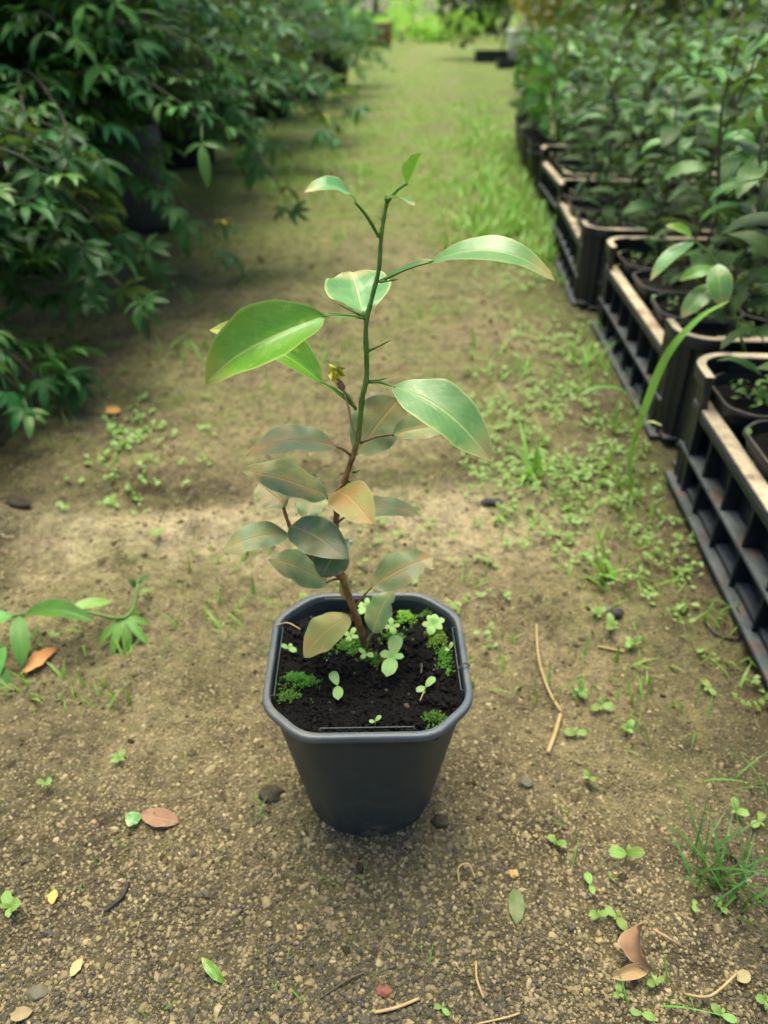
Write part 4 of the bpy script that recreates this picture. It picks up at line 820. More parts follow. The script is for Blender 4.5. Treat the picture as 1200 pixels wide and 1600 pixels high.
for i, (px, d, h, lb, mt) in enumerate(((1104, 4.0, 1.5, 'pale bare cane standing at the upper right', 'straw'), (1172, 3.6, 1.4, 'thin reddish stem near the right edge', 'stem_brown'), (1075, 3.4, 0.9, 'thin green shoot rising above the seedlings', 'stem_green'))):
    x = at(px, d); tag(link('plant_cane', MB().tube([(0, 0, -0.02), (0.01, 0, h*0.5), (-0.01, 0.01, h)], [0.014 if i == 0 else 0.006, 0.011 if i == 0 else 0.005, 0.004], 7).mesh('plant_cane', M[mt]), None, (x, d, 0)), lb, 'cane')
def tray(px, d, wx, wy, h, lb):
    p = (at(px, d), d); t = thing('seed_tray', lb, 'tray', (p[0], p[1], 0), 'dark trays at the far right', ROWA)
    for a_, b_ in (((-wx, -wy, 0), (wx, -wy+0.012, h)), ((-wx, wy-0.012, 0), (wx, wy, h)), ((-wx, -wy+0.0125, 0), (-wx+0.012, wy-0.0125, h)), ((wx-0.012, -wy+0.0125, 0), (wx, wy-0.0125, h))): link('side', MB().box(a_, b_).mesh('side', M['pot_black'], False), t)
    link('floor', MB().box((-wx+0.0125, -wy+0.0125, 0.004), (wx-0.0125, wy-0.0125, 0.012)).mesh('floor', M['pot_black'], False), t)
    link('rim', MB().box((-wx-0.012, -wy-0.012, h+0.0005), (wx+0.012, -wy+0.014, h+0.012)).mesh('rim', M['pot_black'], False), t)
tray(905, 6.4, 0.24, 0.2, 0.17, 'dark tray below the yellowing shrub'); tray(768, 10.2, 0.20, 0.22, 0.11, 'dark tray at the far right corner of the path'); tray(868, 6.0, 0.10, 0.2, 0.13, 'dark tray beside the white pot')
wp = (at(806, 9.0), 8.9); n = 24; circ = np.array([(math.cos(2*math.pi*k/n), math.sin(2*math.pi*k/n)) for k in range(n)])
t = thing('white_pot', 'small white pot standing on a dark tray at upper right', 'pot', (wp[0], wp[1]+0.1, 0.085)); t.scale = (1.5, 1.5, 1.5)
link('body', MB().add(*loft([(circ*0.055, 0), (circ*0.075, 0.13), (circ*0.08, 0.15)], cap0=True)).mesh('body', M['white']), t); link('rim', MB().add(*loft([(circ*0.08, 0.148), (circ*0.086, 0.15), (circ*0.086, 0.17), (circ*0.078, 0.17), (circ*0.072, 0.13)])).mesh('rim', M['white']), t)
tray(812, 9.0, 0.24, 0.2, 0.07, 'dark tray under the white pot')
# ---- far end of the path
tp = G(598, 73); t = thing('terracotta_pot', 'red-brown pot standing at the far end of the path', 'pot', (tp[0], tp[1], 0)); k_ = tp[1]*0.0115
link('body', MB().add(*loft([(circ*k_*0.8, 0), (circ*k_*0.95, k_*1.7)], cap0=True)).mesh('body', M['terracotta']), t); link('rim', MB().add(*loft([(circ*k_*0.95, k_*1.65), (circ*k_*1.05, k_*1.7), (circ*k_*1.05, k_*2.0), (circ*k_*0.9, k_*2.0), (circ*k_*0.85, k_*1.6)])).mesh('rim', M['terracotta']), t)
HL = ['leftmost', 'second', 'third', 'fourth', 'fifth', 'sixth', 'seventh']
for i in range(7):
    d = 17.5+1.6*(i % 3)-0.5*(i % 2); px = 555+37*i; hk = (1.3, 0.8, 1.7, 0.75, 0.9, 1.4, 2.4)[i]; shrub('lime_shrub', at(px, d), d, 0.45+0.12*(i % 3), 0.20*hk, 0.27*hk, 700, 0.09, 'lime', 'bright lime green bush at the path end, '+HL[i]+' from the left', 'bush', 450+i, 'lime bushes at the path end', W=0.6)
OR3 = OR2+['tenth']
for i, (px, d) in enumerate(((330, 27), (450, 26), (520, 24), (585, 27), (640, 25), (705, 29), (770, 24), (850, 27), (960, 25), (1100, 26))):
    x = at(px, d); t = thing('far_tree', 'tall tree beyond the lime bushes', 'tree', (x, d, 0), 'far trees beyond the path end')
    t['label'] = 'tall tree beyond the lime bushes, '+OR3[i]+' from the left'
    link('trunk', MB().tube([(0, 0, -0.1), (0.1, 0, 1.5), (0.0, 0.1, 3.4)], [0.09, 0.07, 0.04], 8).mesh('trunk', M['twig']), t)
    link('crown', crown_mesh(crown_soup(700, ball_fn(1.6, 1.6, 1.5, 3.0, 480+i), 0.32, 0.5, 490+i), 'crateleaf2'), t)

#======================================================================= GRASS AND GROUND COVER
def blade_arrays(B, az, L, Wd, lean, curve, nl=3):
    t = np.linspace(0, 1, nl+1); hx = L*(np.sin(lean)*t+curve*t*t); hz = L*(np.cos(lean)*t-0.5*curve*t*t)
    wv = Wd*0.5*(1-t**1.6)+Wd*0.04; ca, sa = math.cos(az), math.sin(az); v = []
    for k in range(nl+1):
        for s_ in (-1, 0, 1): v.append((B[0]+ca*hx[k]-sa*wv[k]*s_, B[1]+sa*hx[k]+ca*wv[k]*s_, B[2]+hz[k]+abs(s_)*wv[k]*0.3))
    f = []
    for k in range(nl):
        for s_ in (0, 1): a = k*3+s_; f.append((a, a+1, a+4, a+3))
    uv = [(s_, tt) for tt in t for s_ in (0, 0.5, 1)]
    return np.array(v), np.array(f), np.array(uv)
def vblades(B, az, L, Wd, lean, curve, nl=3):
    t = np.linspace(0, 1, nl+1)[None]; n = len(B); hx = L[:, None]*(np.sin(lean)[:, None]*t+curve[:, None]*t*t); hz = L[:, None]*(np.cos(lean)[:, None]*t-0.5*curve[:, None]*t*t)
    wv = Wd[:, None]*(0.5*(1-t**1.6)+0.04); ca, sa = np.cos(az)[:, None, None], np.sin(az)[:, None, None]; e = np.array([-1., 0, 1])[None, None]
    X = B[:, 0, None, None]+ca*hx[..., None]-sa*wv[..., None]*e; Y = B[:, 1, None, None]+sa*hx[..., None]+ca*wv[..., None]*e; Z = B[:, 2, None, None]+hz[..., None]+np.abs(e)*wv[..., None]*0.3
    f = np.array([(k*3+q, k*3+q+1, k*3+q+4, k*3+q+3) for k in range(nl) for q in (0, 1)]); F = f[None]+(np.arange(n)*3*(nl+1))[:, None, None]
    return np.stack([X, Y, Z], -1).reshape(-1, 3), F.reshape(-1, 4), np.tile(np.array([(q, tt) for tt in t[0] for q in (0, 0.5, 1)]), (n, 1))
def grass_field(name, n, d0, d1, dens, Lr, mat, label, seed, clump=5, power=1.0):
    r = np.random.default_rng(seed); xs, ds = scatter_trapezoid(n, d0, d1, power, 0.1); ok = r.random(n) < dens(xs, ds)
    k = r.integers(1, clump+1, ok.sum()); x = np.repeat(xs[ok], k); y = np.repeat(ds[ok], k); m = len(x); j = 0.006*(1+y); x = x+r.normal(0, 1, m)*j; y = y+r.normal(0, 1, m)*j; L = r.uniform(*Lr, m)
    V, F, U = vblades(np.column_stack([x, y, gh(x, y)-0.002]), r.uniform(0, 6.28, m), L, L*r.uniform(0.07, 0.13, m)+0.0008, r.uniform(0, 0.6, m), r.uniform(0, 0.8, m))
    return tag(link(name, raw_mesh(name, V, F, [M[mat]], U), None), label, None, kind='stuff')
def path_mask(x, d): return sstep(-0.55, -0.40, x-ROW*d)*sstep(0.42, 0.33, x-ROW*d)
grass_field('grass', 11000, 1.05, 14.0, lambda x, d: path_mask(x, d)*np.clip(0.14+1.7*vnoise(x*3.2, d*1.5, 51)+0.45*sstep(1.6, 3.5, d), 0.02, 0.9), (0.012, 0.045), 'grass_light', 'short sparse grass growing along the far path', 5, 5)
grass_field('grass', 6500, 1.7, 5.5, lambda x, d: np.exp(-((x-ROW*d-0.20)/0.11)**2)*(0.55+0.9*vnoise(x*5, d*3, 52)), (0.03, 0.075), 'grass_light', 'bright verge grass beside the far crates', 6, 6)
grass_field('grass', 1500, 2.4, 7.5, lambda x, d: np.exp(-((x-ROW*d+0.42)/0.10)**2)*(0.55+0.8*vnoise(x*5, d*3, 53)), (0.02, 0.06), 'grass', 'darker grass along the foot of the left row', 7, 6)
grass_field('grass', 4200, 0.42, 1.7, lambda x, d: path_mask(x, d)*np.clip(0.05+0.8*vnoise(x*7, d*7, 54)+0.28*sstep(0.12, 0.25, x-ROW*d), 0.0, 0.7), (0.008, 0.026), 'grass_light', 'scattered fine grass sprouting from the sand', 8, 3)
def cover(name, n, dens, d0, d1, Lr, mat, label, seed):
    r = np.random.default_rng(seed); xs, ds = scatter_trapezoid(n, d0, d1, 1.0, 0.05); ok = r.random(n) < dens(xs, ds); k = r.integers(2, 7, ok.sum())
    x = np.repeat(xs[ok], k); y = np.repeat(ds[ok], k); m = len(x); x = x+r.normal(0, 0.004, m); y = y+r.normal(0, 0.004, m)
    V, F, U = vleaves(np.column_stack([x, y, gh(x, y)+r.uniform(0.001, 0.009, m)]), sph(r.uniform(0, 6.28, m), r.uniform(-0.1, 0.7, m)), np.column_stack([r.normal(0, 0.2, m), np.full(m, -0.2), np.ones(m)]), r.uniform(*Lr, m), 0.55, tip=0.7)
    tag(link(name, raw_mesh(name, V, F, [M[mat]], U), None), label, None, kind='stuff')
cover('ground_cover', 15000, lambda x, d: sstep(0.02, 0.20, x-ROW*d)*sstep(0.30, 0.25, x-ROW*d)*sstep(0.50, 0.75, d)*np.clip(0.45+1.7*vnoise(x*12, d*9, 61), 0, 1)*0.85, 0.45, 2.1, (0.004, 0.010), 'weed', 'mat of tiny pale weeds between path and crates', 9)
cover('ground_cover', 5000, lambda x, d: np.clip(0.02+1.0*vnoise(x*6+5, d*6, 62)-0.12, 0, 0.4)*path_mask(x, d), 0.40, 1.9, (0.004, 0.009), 'weed', 'thin scatter of tiny weeds over the sand', 10)
_lp = G(212, 690)
cover('ground_cover', 9000, lambda x, d: np.exp(-((x-_lp[0])/0.055)**2-((d-_lp[1])/0.11)**2)*0.28, 0.55, 1.2, (0.005, 0.012), 'weed', 'patch of pale weeds at the left of the path', 11)

# ---- separate sprouts on the path
def on_ground(px, py):
    p = G(px, py, 0.0)
    for _ in range(3): p = G(px, py, ghs(p[0], p[1]))
    return p
SPR = [(976, 1345, 0.0135, 3, 'largest two-leaved sprout, left of the dark grass tuft'), (920, 1390, 0.010, 2, 'sprout with two flat oval leaves left of the dry curled leaf'), (932, 1437, 0.0085, 3, 'small sprout directly above the dry curled leaf, left of its twin'), (961, 1440, 0.009, 4, 'small sprout touching the top of the dry curled leaf'),
       (899, 1152, 0.010, 4, 'sprout beside the foot of the long straw'), (978, 1146, 0.012, 5, 'broad leafy sprout right of the long straw'), (920, 1222, 0.010, 3, 'pale sprout below the leafy one, right of the pot'), (868, 1322, 0.009, 4, 'branched sprout midway between pot and dark grass tuft'), (1147, 1274, 0.0095, 4, 'sprout above the dark grass tuft near the right edge'),
       (1022, 1540, 0.009, 4, 'upright sprout below the dry curled leaf'), (966, 1556, 0.008, 5, 'star-shaped sprout near the bottom, left of the upright one'), (1000, 1590, 0.010, 2, 'two-leaved sprout at the bottom edge'), (1125, 1590, 0.009, 3, 'sprout at the bottom edge right of the yellow curved stalk'), (1193, 1566, 0.009, 4, 'sprout cut off by the right edge at the bottom'),
       (905, 1088, 0.011, 5, 'leafy sprout at the bend of the long straw'), (938, 1108, 0.011, 4, 'pale sprout right of the straw bend'), (1104, 1082, 0.010, 4, 'lone sprout near the crate at the right'), (988, 1012, 0.014, 7, 'dense pale clump of round leaves in front of the crates'), (955, 985, 0.013, 6, 'pale clump just left of the dense round-leaved one'), (1010, 880, 0.013, 6, 'pale clump beside the broad-bladed grass'), (930, 965, 0.012, 5, 'sprout clump under the arching blade'),
       (75, 1232, 0.010, 3, 'narrow green sprout at the left edge'), (22, 1425, 0.014, 6, 'leafy green weed at the left picture edge'), (188, 1192, 0.010, 4, 'grassy sprout above the brown fallen leaf'), (1185, 1290, 0.009, 4, 'sprout at the right edge above the tuft'), (955, 1375, 0.006, 3, 'tiny sprout under the largest two-leaved sprout'), (1125, 1420, 0.007, 3, 'tiny sprout at the right foot of the dark grass tuft'), (1080, 1420, 0.007, 3, 'tiny sprout at the left foot of the dark grass tuft'), (690, 1578, 0.006, 3, 'tiny yellow sprout at the bottom edge right of the straw'), (235, 935, 0.012, 5, 'pale flat weed beside the palmate shoot'), (250, 840, 0.010, 5, 'low weed on the sand at the middle left')]
for i, (px, py, L, n, lb) in enumerate(SPR):
    a0 = random.uniform(0, 360); L *= 0.85; h = L*random.uniform(0.4, 0.8)
    sprout(on_ground(px, py), lb, [(a0+180*(k % 2)+(75 if k > 1 else 0)*(k//2)+random.uniform(-28, 28), L*(1.1 if k < 2 else 0.62)*random.uniform(0.7, 1.15), random.uniform(-5, 50)) for k in range(n)], h, 'sprouts on the path')
def blade_obj(par, B, az, L, Wd, lean, curve, mat):
    v, f, uv = blade_arrays(B, az, L, Wd, lean, curve, 10); return link('blade', raw_mesh('blade', v, f, [M[mat]], uv), par)
def tuft_at(px, py, n, Lr, wr, label, mat='grass', seed=0, lean=(0.05, 0.65), curve=(0.05, 0.6), spread=0.006):
    r = np.random.default_rng(seed); p = on_ground(px, py); t = thing('grass_tuft', label, 'grass', tuple(p), 'grass tufts on the path')
    for k in range(n): blade_obj(t, (r.normal(0, spread), r.normal(0, spread), -0.003), r.uniform(0, 6.28), r.uniform(*Lr), r.uniform(*wr), r.uniform(*lean), r.uniform(*curve), mat)
    return t
TF = [(962, 668, 10, (0.03, 0.07), (0.002, 0.004), 'upright grass tuft beside the second crate', 'grass', 0.012), (905, 560, 9, (0.03, 0.06), (0.002, 0.004), 'upright grass tuft beside the far end of the second crate', 'grass_light', 0.014), (872, 610, 9, (0.02, 0.05), (0.002, 0.0035), 'light grass tuft in the weed mat', 'grass_light', 0.016), (985, 770, 7, (0.02, 0.05), (0.0015, 0.003), 'dark grass at the foot of the tall arching weed', 'grass', 0.008), (785, 830, 7, (0.015, 0.035), (0.001, 0.002), 'fine grass on the pale sand bank', 'grass_light', 0.012), (850, 830, 8, (0.015, 0.04), (0.001, 0.002), 'fine upright grass on the sand left of broad-bladed grass', 'grass_light', 0.010), (1128, 1385, 50, (0.02, 0.07), (0.0013, 0.0024), 'dense dark green grass tuft at the lower right', 'grass_dark', 0.011), (940, 905, 9, (0.035, 0.075), (0.005, 0.008), 'broad-bladed bright grass in front of the crates', 'grass_light', 0.008), (832, 750, 9, (0.04, 0.085), (0.006, 0.010), 'broad-bladed grass right of the citrus leaf tip', 'grass_light', 0.006),
      (742, 905, 9, (0.012, 0.034), (0.001, 0.002), 'fine grass tuft on sand behind the pot', 'grass_light', 0.006), (852, 690, 8, (0.02, 0.05), (0.0015, 0.003), 'thin grass tuft up the path from the broad-bladed one', 'grass_light', 0.010), (818, 935, 7, (0.015, 0.035), (0.001, 0.002), 'fine grass beside the upper end of the long straw', 'grass', 0.008), (885, 1075, 6, (0.02, 0.04), (0.0012, 0.002), 'thin arching grass across the long straw', 'grass', 0.008),
      (1000, 1150, 5, (0.015, 0.03), (0.001, 0.0018), 'wispy grass right of the leafy sprout', 'grass', 0.01), (1085, 1120, 6, (0.02, 0.035), (0.001, 0.0018), 'wispy grass near the right crate foot', 'grass', 0.01), (1040, 1545, 8, (0.015, 0.04), (0.001, 0.0018), 'dark thin grass below the curled leaf', 'grass', 0.012), (1150, 1225, 7, (0.02, 0.04), (0.001, 0.0018), 'thin grass above the dense tuft at the right edge', 'grass', 0.012),
      (560, 1365, 4, (0.008, 0.018), (0.0008, 0.0014), 'tiny grass tuft on gravel in front of the pot', 'grass', 0.004), (505, 1380, 3, (0.008, 0.016), (0.0008, 0.0014), 'tiny grass shoots left in front of the pot', 'grass', 0.004), (655, 1490, 4, (0.008, 0.016), (0.0008, 0.0014), 'tiny grass shoots by a dark hole near the bottom', 'grass', 0.004), (455, 1530, 5, (0.008, 0.02), (0.0008, 0.0014), 'thin grass shoots near the bottom centre', 'grass', 0.006), (200, 1300, 4, (0.01, 0.02), (0.0009, 0.0015), 'grass shoots under the pale leaf scrap', 'grass', 0.008), (140, 1360, 5, (0.01, 0.02), (0.0009, 0.0015), 'grass shoots at lower left above the dark twig', 'grass', 0.008), (405, 1270, 4, (0.008, 0.018), (0.0009, 0.0015), 'grass shoot by the dark clod left of the pot', 'grass', 0.004), (250, 1580, 3, (0.008, 0.02), (0.0009, 0.0015), 'grass shoots at the bottom edge, left of centre', 'grass', 0.004), (895, 1300, 5, (0.01, 0.03), (0.0009, 0.0016), 'thin grass between pot and largest sprout', 'grass', 0.015), (720, 690, 8, (0.012, 0.03), (0.001, 0.002), 'sparse grass on sand under the drooping leaf', 'grass_light', 0.012), (700, 490, 9, (0.015, 0.04), (0.0015, 0.003), 'light grass tuft on the path right of the stem', 'grass_light', 0.014), (310, 470, 9, (0.02, 0.045), (0.0015, 0.003), 'light grass tuft left of the large glossy leaf', 'grass_light', 0.014)]
for i, (px, py, n, Lr, wr, lb, mt, sp_) in enumerate(TF): tuft_at(px, py, n, Lr, wr, lb, mt, 700+i, spread=sp_)
# ---- the tall weed that leans over the crate
b0 = on_ground(988, 778); tw = thing('tall_grass_weed', 'tall broad-bladed grass arching over the crate corner', 'grass', tuple(b0))
def ribbon(par, pts, wid, mat, hint=(0, -0.4, 1), name='blade'):
    pts = smooth_path([Vector(q)-par.location for q in pts], 6); n = len(pts); v = []; uv = []; f = []
    for i, q in enumerate(pts):
        t = i/(n-1); d = (pts[min(i+1, n-1)]-pts[max(i-1, 0)]).normalized(); s_ = Vector(hint).cross(d).normalized(); nn = d.cross(s_); w_ = wid*(0.35+1.3*t)*(1-t**3)*0.7+0.0004
        for e in (-1, 0, 1): v.append(q+s_*e*w_*0.5+nn*abs(e)*w_*0.12); uv.append((e*0.5+0.5, t))
    for i in range(n-1):
        for e in (0, 1): a = i*3+e; f.append((a, a+1, a+4, a+3))
    return link(name, raw_mesh(name, np.array([tuple(q) for q in v]), np.array(f), [M[mat]], np.array(uv)), par)
by = b0[1]
ribbon(tw, [b0, P(984, 720, by), P(1003, 650, by-0.005), P(1040, 560, by-0.02), P(1090, 500, by-0.03), P(1140, 470, by-0.04)], 0.013, 'grass_light')
ribbon(tw, [P(1003, 655, by-0.005), P(975, 612, by-0.02), P(935, 605, by-0.04), P(905, 618, by-0.05)], 0.008, 'grass')
ribbon(tw, [P(990, 690, by), P(1010, 660, by-0.02), P(1035, 665, by-0.03)], 0.005, 'brown')
# ---- broad leaf shoot leaning out of the crate over its corner
sh0 = rowpt(0.10, 0.86); sh0.z = 0.118; shoot = thing('leaning_shoot', 'leafy shoot with three drooping leaves over the crate corner', 'shoot', tuple(sh0)); SYc = sh0.y
def cl(par, base, tip, Y0, Y1, wid, mat, hint=(0.6, 0.8), fold=0.2, bow=0.12, seed=0, nm='leaf', stalk=None):
    B, T = P(base[0], base[1], Y0), P(tip[0], tip[1], Y1); L = float(np.linalg.norm(T-B)); h = cam_dir((B+T)/2)*hint[0]+Vector((0, 0, 1))*hint[1]
    return link(nm, leaf_mesh(nm, M[mat], L, wid, fold, bow, 0.03, 0.015, seed, 12, 6), par, matrix=frame(Vector(B)-par.location, Vector(T)-par.location, h))
sp = smooth_path([Vector((0, 0, -0.012)), Vector(P(1150, 500, SYc-0.02))-sh0, Vector(P(1120, 412, SYc-0.03))-sh0, Vector(P(1080, 372, SYc-0.02))-sh0], 5)
link('stem', MB().tube(sp, [0.0022-0.0012*i/(len(sp)-1) for i in range(len(sp))], 6).mesh('stem', M['stem_green']), shoot)
cl(shoot, (1120, 412), (1126, 482), SYc-0.03, SYc-0.06, 0.026, 'pale', (0.8, 0.6), seed=71); cl(shoot, (1116, 445), (1066, 498), SYc-0.03, SYc-0.05, 0.024, 'pale', seed=72); cl(shoot, (1118, 420), (1062, 440), SYc-0.03, SYc-0.03, 0.016, 'fresh', seed=73); cl(shoot, (1085, 378), (1014, 438), SYc-0.02, SYc-0.04, 0.018, 'pale', (0.3, 1), seed=74); cl(shoot, (1082, 372), (1040, 352), SYc-0.02, SYc-0.02, 0.014, 'fresh', seed=75)

#======================================================================= SHOOT AT THE LEFT EDGE
ps = on_ground(-75, 1010); psh = thing('palmate_shoot', 'green shoot with long and palmate leaves lying in at the left edge', 'shoot', tuple(ps)); PY = ps[1]
def seg(name, pts, r0, r1, mat, par):
    q = smooth_path([Vector(P(*a))-par.location for a in pts], 5); return link(name, MB().tube(q, [r0+(r1-r0)*i/(len(q)-1) for i in range(len(q))], 6).mesh(name, M[mat]), par)
gz = PY
link('stem', MB().tube(smooth_path([Vector((0, 0, -0.004)), Vector((0.0, 0.0, 0.03)), Vector(P(20, 962, PY+0.01))-psh.location, Vector(P(110, 952, PY+0.015))-psh.location, Vector(P(196, 965, PY+0.02))-psh.location, Vector(P(216, 912, PY+0.05))-psh.location], 5), [0.0016]*26, 6).mesh('stem', M['stem_green']), psh)
cl(psh, (30, 962), (33, 1042), PY+0.005, PY-0.035, 0.0155, 'palmate2', (0.7, 0.6), 0.25, 0.1, 81); cl(psh, (38, 962), (150, 968), PY+0.008, PY-0.005, 0.019, 'palmate2', (0.3, 1), 0.5, 0.12, 82); cl(psh, (20, 962), (-45, 985), PY+0.005, PY-0.01, 0.016, 'palmate2', (0.4, 1), 0.25, 0.12, 83)
cl(psh, (10, 1010), (-25, 1090), PY-0.02, PY-0.05, 0.018, 'palmate2', (0.4, 1), 0.25, 0.1, 84); cl(psh, (-20, 1035), (24, 1084), PY-0.03, PY-0.05, 0.014, 'palmate2', (0.5, 1), 0.25, 0.1, 85); cl(psh, (110, 952), (175, 942), PY+0.015, PY+0.035, 0.012, 'weed', (0.3, 1), 0.25, 0.1, 86)
for k, (tx, ty, dy) in enumerate(((154, 1010, -0.02), (172, 1029, -0.03), (206, 1020, -0.025), (236, 1010, -0.02), (235, 977, 0.0), (222, 957, 0.02), (205, 1035, -0.03))): cl(psh, (194, 966), (tx, ty), PY+0.02, PY+0.02+dy, 0.0075, 'grass', (0.5, 1), 0.3, 0.1, 90+k)
cl(psh, (214, 918), (200, 905), PY+0.05, PY+0.055, 0.006, 'palmate', (0.5, 1), seed=98); cl(psh, (216, 914), (232, 899), PY+0.05, PY+0.06, 0.005, 'palmate', (0.5, 1), seed=99)

#======================================================================= LITTER
def fallen(px, py, az, L, Wd, mat, label, name='fallen_leaf', cat='leaf', lift=0.003, roll=0.0, bow=0.08, wave=0.06, fold=0.15, seed=0, pitch=0.0):
    p = on_ground(px, py); d = Vector((math.cos(R(az))*math.cos(R(pitch)), math.sin(R(az))*math.cos(R(pitch)), math.sin(R(pitch)))); B = Vector(p)-d*L*0.5+Vector((0, 0, lift))
    o = link(name, leaf_mesh(name, M[mat], L, Wd, fold, bow, 0, wave, seed, 12, 6), None, matrix=frame(B, B+d, (roll, -0.2, 1))); return tag(o, label, cat)
fallen(250, 1283, 170, 0.030, 0.013, 'dry', 'brown fallen leaf on gravel left of the pot', seed=1); fallen(209, 1284, 250, 0.012, 0.011, 'pale', 'pale green leaf scrap beside the brown fallen leaf', seed=2)
fallen(64, 1036, 60, 0.036, 0.015, 'orange', 'orange dry leaf under the palmate shoot', seed=3); fallen(334, 1522, 140, 0.020, 0.006, 'fresh', 'small bright green leaf near the bottom left', seed=4, pitch=12, lift=0.005); fallen(805, 1418, 85, 0.024, 0.010, 'olive', 'dull grey-green leaf flat on gravel', seed=5, lift=0.002)
fallen(176, 646, 10, 0.026, 0.018, 'orange', 'pale orange dry leaf on sand at the middle left', seed=6); fallen(224, 477, 0, 0.030, 0.02, 'orange', 'orange dry leaf on shaded sand at the left', seed=7); fallen(36, 1588, 20, 0.012, 0.007, 'scrap', 'tan leaf scrap at the bottom left corner', seed=8); fallen(85, 1405, 100, 0.010, 0.006, 'orange', 'small tan leaf scrap at the lower left', seed=9)
fallen(122, 1515, 70, 0.011, 0.006, 'scrap', 'small straw-coloured scrap near the bottom left', seed=10); fallen(1160, 1530, 20, 0.010, 0.007, 'scrap', 'tan leaf scrap near the lower right edge', seed=13); fallen(80, 645, 20, 0.03, 0.018, 'weed', 'yellow-green leaf on sand under the left shrub', seed=14, pitch=15)
fallen(265, 450, 15, 0.035, 0.02, 'weed', 'light green leaf on the sand in front of the large pot', seed=15, pitch=15)
# dry curled leaf
p = on_ground(1010, 1480); cv = thing('curled_dry_leaf', 'brown curled dry leaf with stalk on gravel at the lower right', 'leaf', tuple(p))
A, B = G(1008, 1440, 0.012), G(1022, 1520, 0.006); L = float(np.linalg.norm(B-A))
link('blade', leaf_mesh('blade', M['dry'], L, 0.016, 0.9, 0.28, 0.1, 0.07, 16, 14, 6), cv, matrix=frame(Vector(A)-cv.location, Vector(B)-cv.location, (-1, -0.3, 0.5)))
A2, B2 = G(1015, 1512, 0.003), G(955, 1528, 0.002); link('blade', leaf_mesh('blade', M['dry'], float(np.linalg.norm(B2-A2)), 0.008, 0.6, 0.1, 0, 0.05, 17, 8, 4), cv, matrix=frame(Vector(A2)-cv.location, Vector(B2)-cv.location, (0, -0.4, 1)))
link('stalk', MB().tube([Vector(G(*q))-cv.location for q in ((1020, 1452, 0.014), (1045, 1466, 0.012), (1070, 1482, 0.005))], [0.0009, 0.0008, 0.0006], 6).mesh('stalk', M['dry']), cv)
def straw(pts, r, mat, label, name='straw', cat='straw', flat=1.0):
    p0 = on_ground(*pts[0][:2]); q = [Vector(G(a[0], a[1], ghs(*G(a[0], a[1])[:2])+(a[2] if len(a) > 2 else 0.002)))-Vector(p0) for a in pts]; q = smooth_path(q, 5)
    return tag(link(name, MB().tube(q, r, 6).mesh(name, M[mat]), None, tuple(p0)), label, cat)
straw([(838, 975, 0.004), (842, 1030, 0.006), (858, 1080, 0.004), (877, 1112, 0.003)], 0.0011, 'straw', 'long curved orange straw right of the pot')
straw([(876, 1116, 0.002), (866, 1150, 0.003), (856, 1176, 0.002)], 0.0018, 'straw', 'flat tan straw below the long curved one')
straw([(718, 1380, 0.002), (716, 1356, 0.005), (732, 1350, 0.006), (742, 1372, 0.002)], 0.0006, 'straw', 'thin hooked straw on gravel right in front of the pot'); straw([(744, 1502, 0.002), (745, 1530, 0.004), (756, 1560, 0.002)], 0.0008, 'straw', 'short upright straw near the bottom, right of centre')
straw([(585, 1582, 0.002), (620, 1574, 0.003), (655, 1560, 0.002)], 0.0010, 'straw', 'flat straw lying near the bottom centre'); straw([(500, 1560, 0.002), (540, 1533, 0.003), (572, 1518, 0.002)], 0.0006, 'twig', 'thin grey twig at the bottom centre'); straw([(1070, 1553, 0.004), (1110, 1556, 0.008), (1150, 1522, 0.008)], 0.0008, 'straw', 'yellow curved stalk at the lower right')
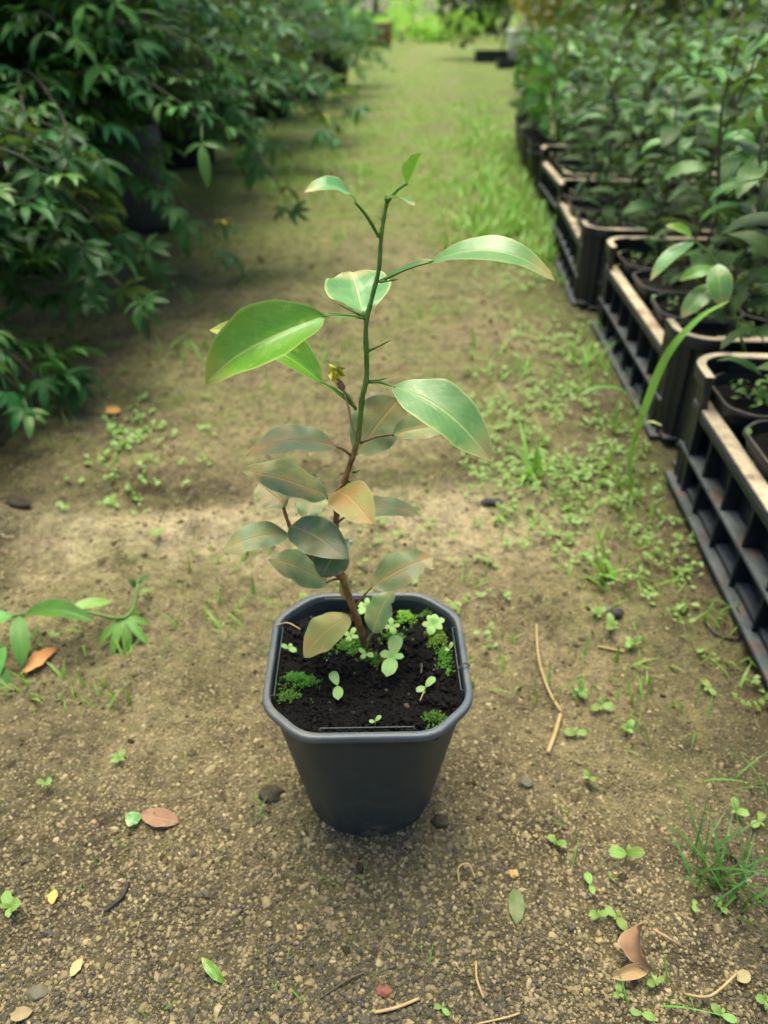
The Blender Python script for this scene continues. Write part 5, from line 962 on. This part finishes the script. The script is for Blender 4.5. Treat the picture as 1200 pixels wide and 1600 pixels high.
straw([(162, 1425, 0.002), (190, 1402, 0.003), (200, 1380, 0.002)], 0.0012, 'black_bit', 'dark crooked twig on gravel at the lower left', 'twig', 'twig'); straw([(1100, 972, 0.002), (1120, 992, 0.004), (1150, 998, 0.004), (1168, 985, 0.002)], 0.0012, 'black_bit', 'dark bent wire near the foot of the nearest crate', 'bent_wire', 'wire'); straw([(935, 1010, 0.003), (955, 1014, 0.003), (975, 1018, 0.003)], 0.0010, 'straw', 'short twig by the dense round-leaved clump', 'twig', 'twig'); straw([(745, 1600, 0.002), (790, 1590, 0.003), (812, 1583, 0.002)], 0.0006, 'straw', 'thin straw at the bottom edge right of centre')
def stone(px, py, sx, sy, sz, mat, label, seed, name='stone', cat='stone'):
    r = np.random.default_rng(seed); p = on_ground(px, py); import bmesh
    bm = bmesh.new(); bmesh.ops.create_icosphere(bm, subdivisions=3, radius=0.5); ph = r.uniform(0, 6, 6)
    for v in bm.verts:
        c = v.co; k = 1+0.16*math.sin(c.x*9+ph[0])*math.sin(c.y*8+ph[1])+0.12*math.sin(c.z*11+ph[2]+c.x*6)+0.05*math.sin(c.x*25+ph[3])*math.sin(c.y*27+ph[4])*math.sin(c.z*23); v.co = Vector((c.x*sx, c.y*sy, c.z*sz))*k
    me = bpy.data.meshes.new(name); bm.to_mesh(me); bm.free(); me.materials.append(M[mat]); me.polygons.foreach_set('use_smooth', [True]*len(me.polygons))
    return tag(link(name, me, None, (p[0], p[1], p[2]+sz*0.18)), label, cat)
stone(425, 1243, 0.018, 0.014, 0.010, 'earth', 'dark clod on gravel left of the pot', 1); stone(768, 787, 0.024, 0.012, 0.010, 'black_bit', 'dark flat stone on pale sand behind the pot', 2); stone(688, 1285, 0.012, 0.010, 0.008, 'earth', 'dark clod at the right foot of the pot', 3); stone(822, 1224, 0.011, 0.009, 0.007, 'stone', 'grey-green pebble right of the pot', 4); stone(803, 1366, 0.006, 0.006, 0.004, 'orange', 'small orange pebble on gravel', 5)
stone(600, 1550, 0.010, 0.006, 0.005, 'terracotta', 'reddish flat pebble near the bottom centre', 6); stone(468, 1450, 0.0042, 0.0036, 0.003, 'straw', 'tiny pale pebble in front of the pot, lower left', 7); stone(300, 1208, 0.0042, 0.0036, 0.003, 'straw', 'tiny pale pebble on sand left of the pot', 8); stone(60, 1553, 0.012, 0.009, 0.006, 'stone', 'grey pebble at the lower left', 9); stone(30, 790, 0.03, 0.018, 0.014, 'earth', 'dark clod at the left edge of the pale sand', 10); stone(960, 962, 0.016, 0.012, 0.010, 'black_bit', 'dark stone among weeds in front of the crates', 11)
